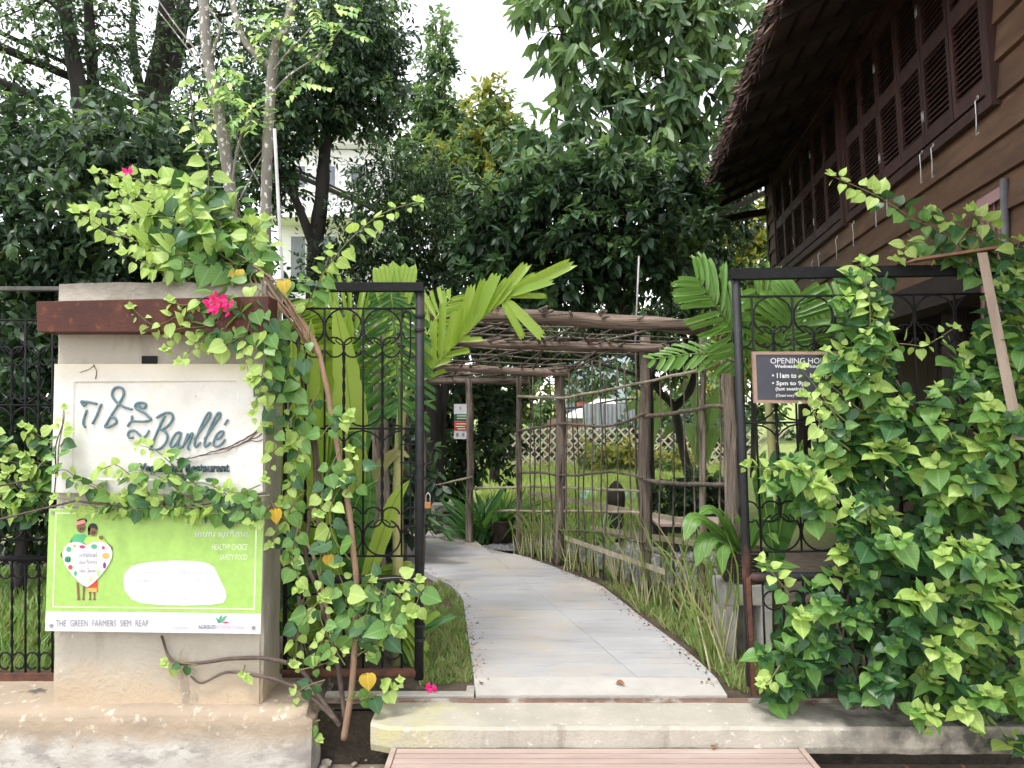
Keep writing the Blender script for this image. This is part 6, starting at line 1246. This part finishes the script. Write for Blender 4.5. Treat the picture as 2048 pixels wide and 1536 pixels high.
# dark star-clustered tree across the middle
tree('layered_tree', 'dark spreading tree with bright leaf rosettes over the pergola', P(1190, 900, 8.6),
     [([(P(1296, 1050, 10).x, 10, 0), (1292, 760, 9.8), (1240, 600, 9.2), (1200, 480, 8.8)], .08, .05), ([(1190, 600, 9.0), (1290, 520, 9.4), (1350, 470, 9.8)], .05, .02), ([(1190, 580, 9.0), (1080, 500, 8.7), (1000, 450, 8.6)], .05, .02)],
     lb((1010, 400, 8.5, 90, 50, .7), (1110, 380, 8.6, 100, 50, .7), (1220, 370, 8.6, 110, 55, .8), (1330, 375, 9.6, 80, 50, .8), (1010, 480, 8.5, 90, 55, .7), (1120, 470, 8.5, 110, 60, .8), (1250, 460, 8.6, 110, 60, .8), (1350, 460, 9.8, 80, 60, .8), (1000, 560, 8.7, 90, 55, .7), (1120, 570, 8.8, 100, 50, .7), (1260, 545, 8.9, 120, 50, .8), (1400, 550, 13.2, 90, 50, .9), (1000, 660, 11, 90, 50, .7), (1120, 690, 11.5, 80, 40, .7), (1240, 650, 11.5, 90, 50, .7), (1340, 650, 12.5, 80, 60, .7), (1330, 730, 12.8, 60, 40, .6), (1040, 720, 12, 60, 40, .6), (1440, 450, 13.4, 50, 60, .8), (1455, 385, 14.0, 50, 40, .8)), 2000, 13, .13, .14, T_tree, .25, (.6, .32, .08), .3, up=1.1)
tree('roadside_tree', 'shaded leafy tree behind the notice and far pergola bend', P(920, 950, 10.5),
     [([(P(925, 1050, 10.5).x, 10.5, 0), (925, 860, 10.5), (918, 700, 10.5)], .09, .05)],
     lb((890, 800, 10.4, 60, 60, .5), (980, 820, 10.6, 45, 70, .4), (900, 900, 10.6, 60, 60, .5), (985, 910, 10.4, 35, 60, .4), (1000, 790, 11, 60, 50, .5), (830, 860, 10.4, 60, 90, .5), (840, 980, 10.4, 70, 50, .5)), 420, 13, .12, .2, T_tree, .3, (.55, .35, .1), .2)
tree('sunlit_shrub', 'bright yellow-green shrub behind the house corner', P(1510, 800, 16),
     [([(P(1505, 830, 16).x, 16, 0), (1505, 560, 16), (1510, 440, 16)], .06, .02)],
     lb((1500, 440, 16, 60, 50, .6), (1520, 520, 16, 60, 50, .6), (1470, 500, 16, 60, 60, .6), (1530, 600, 15, 60, 70, .6), (1450, 590, 16, 60, 70, .6), (1500, 700, 15, 90, 70, .6)), 520, 13, .17, .25, T_tree, .3, (0, .1, .5, .4), .2)
tree('garden_hedge', 'clipped yellow-green shrub left of the pergola post on the lawn', P(1215, 940, 17), [([(P(1215, 950, 17).x, 17, 0), (1215, 920, 17)], .03, .01)], lb((1190, 918, 17, 30, 26, .4), (1235, 912, 17, 32, 30, .4), (1265, 925, 17, 24, 22, .3)), 150, 12, .11, .14, T_tree, .1, (0, .05, .45, .5), .2, cat='shrub')
tree('garden_hedge', 'clipped yellow-green shrub right of the pergola post on the lawn', P(1335, 940, 17), [([(P(1335, 950, 17).x, 17, 0), (1335, 920, 17)], .03, .01)], lb((1315, 928, 17, 28, 24, .4), (1352, 924, 17, 30, 26, .4)), 120, 12, .11, .14, T_tree, .1, (0, .05, .45, .5), .2, cat='shrub')
tree('back_hedge', 'dark hedge behind the pale lattice fence', P(1240, 940, 19.3), [([(P(1240, 950, 19.3).x, 19.3, 0), (1240, 900, 19.3)], .04, .02)], lb((1020, 885, 19.3, 50, 40, .4), (1085, 890, 19.3, 40, 34, .4), (1270, 885, 19.3, 60, 40, .4), (1370, 880, 19.3, 60, 46, .4), (1450, 880, 19.3, 50, 46, .4), (1180, 895, 19.3, 50, 28, .4)), 420, 12, .15, .2, T_tree, .2, (.7, .25, .05), .2, cat='hedge', branch=False)
tree('sunny_shrub', 'sunny light green shrub rising behind the left end of the lattice fence', P(1060, 940, 23), [([(P(1060, 900, 23).x, 23, 0), (1060, 830, 23)], .06, .03)], lb((1060, 800, 23, 46, 46, .9), (1005, 825, 23, 46, 40, .8), (1100, 840, 23, 30, 26, .6), (1320, 820, 23, 60, 40, .9), (1420, 800, 23, 60, 60, .9)), 420, 12, .2, .3, T_tree, .25, (0, .3, .5, .2), .2, cat='shrub')
tree('garden_shrub', 'dark green shrub beyond the lattice at the foot of the mango trunk', P(1385, 1040, 9.8), [([(P(1385, 1040, 9.8).x, 9.8, 0), (1385, 1010, 9.8)], .03, .015)], lb((1350, 1000, 9.8, 40, 34, .35), (1410, 995, 9.8, 44, 40, .35), (1440, 1030, 9.6, 30, 26, .3)), 170, 12, .1, .16, T_tree, .25, (.5, .4, .1), .2, cat='shrub')
# banana plant beyond the lattice
bn = thing('banana_plant', 'banana plant with broad pale leaves beyond the mango trunk', 'plant', (P(1400, 950, 13).x, 13, 0))
for pts, w in (([(1405, 930, 13), (1400, 820, 13), (1380, 770, 12.8), (1350, 790, 12.6)], .13), ([(1405, 930, 13), (1415, 840, 13), (1440, 790, 12.8), (1470, 800, 12.6)], .13), ([(1400, 930, 13), (1385, 870, 12.8), (1350, 850, 12.6), (1320, 880, 12.5)], .11), ([(1405, 930, 13), (1420, 880, 12.8), (1440, 860, 12.7), (1455, 900, 12.6)], .11), ([(1300, 900, 14), (1290, 840, 14), (1270, 810, 13.8), (1245, 825, 13.6)], .11), ([(1300, 900, 14), (1310, 830, 14), (1330, 800, 13.8), (1345, 830, 13.6)], .11)): paddle(bn, pts, w, L_tlight)
b = MB(); b.tube([(P(1405, 900, 13).x, 13, 0), P(1405, 880, 13)], [.1, .07], 10); b.build('pseudostem', bpy.data.materials['palm_cane'], bn, smooth=True)
# far woodland closing the garden
far = []
for i in range(38): far.append((Vector((-22 + (i % 19) * 2.6 + random.uniform(-.5, .5), 30 + random.uniform(-2, 3), 1.4 + random.random() * 4.6)), (2.0, 1.2, 2.4 + random.random())))
d_ = cull(leaf_cloud(far, 3400, 12, .3, .5, .3, .3, (.3, .5, .2)))
stuff(tag(leaf_mesh('far_wood', T_tree, *d_, TM), 'mass of far trees closing the garden', 'trees'))
# ---- speckled saplings in front
def pinnate(par, c, d, n, size, m, mb):
    c = Vector(c); d = unit(d); lat = unit(d.cross(Vector((0, -.6, 1)))); up = lat.cross(d)
    mb.tube([c, c + d * n * size * .5 + Vector((0, 0, -.02))], [.002, .001], 4, cap=False)
    out = []
    for i in range(n):
        for s_ in (1, -1): out.append((c + d * (i + .6) * size * .5 + Vector((0, 0, -.02 * i / n)), lat * s_ + d * .5 + Vector((0, 0, -.15)), Vector((0, -.5, .8)) + Vector((random.gauss(0, .2), random.gauss(0, .2), 0)), size * random.uniform(.8, 1.1), 1 if random.random() < .5 else 2))
    return out
for idx, (label, trunks, sprays) in enumerate((
    ('speckled grey sapling leaning left behind the pillar', [([(P(470, 900, 4.9).x, 4.9, 0), (468, 700, 4.9), (465, 470, 4.9), (455, 330, 4.88), (430, 190, 4.86), (412, 90, 4.85), (405, -60, 4.84)], .043, .03), ([(462, 390, 4.88), (475, 300, 4.84), (500, 230, 4.8), (530, 210, 4.78)], .008, .004), ([(425, 150, 4.86), (400, 110, 4.9), (360, 60, 4.95), (310, -10, 5.0)], .008, .004), ([(420, 120, 4.85), (440, 60, 4.8), (435, 40, 4.8), (415, 10, 4.8)], .01, .006), ([(430, 170, 4.85), (400, 130, 4.9), (340, 50, 5), (300, 0, 5)], .006, .003)],
     [(440, 200), (455, 150), (450, 130), (430, 120), (510, 210), (480, 160), (440, 250)]),
    ('speckled grey sapling forking high beside the pale pole', [([(P(538, 900, 4.8).x, 4.8, 0), (536, 700, 4.8), (532, 500, 4.8), (534, 350, 4.8), (538, 220, 4.8), (545, 130, 4.8)], .038, .03), ([(545, 140, 4.8), (552, 90, 4.8), (575, 50, 4.8), (592, -50, 4.8)], .029, .024), ([(543, 135, 4.8), (510, 105, 4.8), (480, 60, 4.8), (455, -40, 4.8)], .024, .018), ([(540, 190, 4.8), (580, 150, 4.75), (640, 110, 4.7), (690, 50, 4.65)], .008, .003), ([(540, 150, 4.8), (580, 100, 4.7), (620, 60, 4.7), (640, 20, 4.7)], .007, .003), ([(480, 400, 4.85), (530, 300, 4.82), (500, 330, 4.8)], .005, .003), ([(520, 240, 4.8), (490, 250, 4.8), (470, 310, 4.8)], .006, .003), ([(460, 230, 4.85), (480, 290, 4.83), (520, 370, 4.8)], .005, .003)],
     [(560, 20), (600, 20), (640, 40), (690, 50), (620, 100), (660, 110), (540, 60), (530, 40), (600, 170), (500, 210), (520, 250), (630, 10), (670, 20), (510, 60)]))):
    t = thing('speckled_sapling', label, 'sapling', (P(470 + idx * 68, 900, 4.9 - idx * .1).x, 4.9 - idx * .1, 0)); b = MB()
    for pts, ra, rb in trunks: b.tube(wob(catmull([P(*p) if abs(p[0]) > 25 else Vector(p) for p in pts], 8), .008, 2, ra), [ra, rb], 12, .12, seed=ra * 70)
    b.build('trunk', m_palebark, t, smooth=True); L = []; tw = MB()
    for x, y in sprays:
        for k in range(2): a = random.uniform(-.5, 6.0); L += pinnate(t, P(x + random.uniform(-14, 14), y + random.uniform(-12, 12), 4.72 + random.uniform(-.06, .06)), (math.cos(a), random.uniform(-.4, .2), math.sin(a) * .4 - .1), random.choice((4, 5, 6)), .062, None, tw)
    stuff(tw.build('leaf_stalks', m_green_stem, t)); A = lambda i: np.array([tuple(e[i]) for e in L])
    o = leaf_mesh('crown', T_tree, A(0), A(1), A(2), np.array([e[3] for e in L]), np.array([e[4] for e in L]), [L_old, L_mid, L_young], t, 1.15); stuff(o); o.location = -WO[t.name]

# ================================================================== LITTER
m_brown = leafmat('dead_leaf', (.2, .075, .035), (.3, .13, .06), .15, .7)
DL = mk_leaf(T_tree, m_brown, 'dead_leaf'); YLf = mk_leaf(T_heart, L_yel, 'fallen_leaf')
for i, (x, y, z, lab_) in enumerate(((1590, 1412, .012, 'tiny curled brown leaf on the threshold below the gate wheel'), (1630, 1412, .014, 'curled red-brown leaf on the threshold right of the gate wheel'), (1433, 1489, -.09, 'small dark leaf on the wooden step edge'), (1232, 1364, .042, 'orange leaf scrap lying on the path near the threshold'))):
    o = bpy.data.objects.new('dead_leaf', DL); link(o, None, G(x, y, z)); o.rotation_euler = (R(25), R(20), i * 1.3); o.scale = (.07, .06, .1); tag(o, lab_, 'leaf')
g_ = G(704, 1505, -.27); o = bpy.data.objects.new('fallen_leaf', YLf); link(o, None, g_); o.rotation_euler = (R(40), 0, .4); o.scale = (.07, .07, .07); tag(o, 'yellow fallen leaf on the rubble at the foot of the vine', 'leaf')
# rubble and leaf litter in the drain
m_rub = mat('broken_plaster', (.4, .36, .31), (.3, .25, .2), 9, .9, .4, 50); m_brick = mat('broken_brick', (.35, .14, .085), (.25, .1, .065), 9, .9, .4, 50)
for i in range(14):
    x, y = random.uniform(615, 745), random.uniform(1490, 1540); c = G(x, y, -.275); b = MB(); r_ = random.uniform(.01, .03); bm = bmesh.new(); bmesh.ops.create_icosphere(bm, subdivisions=1, radius=r_)
    for v in bm.verts: v.co *= 1 + .7 * noise.noise(v.co * 45 + Vector((i, 0, 0))); v.co.z *= .55
    me = bpy.data.meshes.new('rubble_stone'); bm.to_mesh(me); bm.free(); me.materials.append(m_rub if i % 4 else m_brick); o = link(bpy.data.objects.new('rubble_stone', me), None, c + Vector((0, 0, r_ * .4))); tag(o, 'small lump of broken plaster at the foot of the vine', 'stone', 'rubble at the foot of the vine')
    if i % 4 == 0: o['label'] = 'small red brick fragment at the foot of the vine'
n = 500; q = np.c_[rng.uniform(1.3, 2.6, n), rng.uniform(3.5, 4.0, n), np.full(n, -.28)]
stuff(tag(leaf_mesh('leaf_litter', T_tree, q, rvec(n) * [1, 1, .25], np.tile([0, 0, 1.], (n, 1)) + rvec(n) * .4, .02 + .025 * rng.random(n), (rng.random(n) < .12).astype(int), [m_brown, L_straw]), 'brown leaf litter in the drain below the threshold slab', 'leaf litter'))

# bits of leaf and soil blown against the edges of the path
n = 700; yy = rng.uniform(4.25, 8.6, n); sd = rng.random(n) < .6; off = np.abs(rng.normal(size=n)) * .05
xx = np.array([(ipx(Rw, y) - o) if s_ else (ipx(Lw, y) + o) for y, o, s_ in zip(yy, off, sd)]); q = np.c_[xx, yy, np.full(n, PZ + .004)]
stuff(tag(leaf_mesh('path_litter', T_dia, q, rvec(n) * [1, 1, .08], np.tile([0, 0, 1.], (n, 1)) + rvec(n) * .25, .008 + .018 * rng.random(n), rng.integers(0, 2, n), [m_brown, m_soil]), 'crumbs of soil and dead leaf along the path edges', 'litter'))
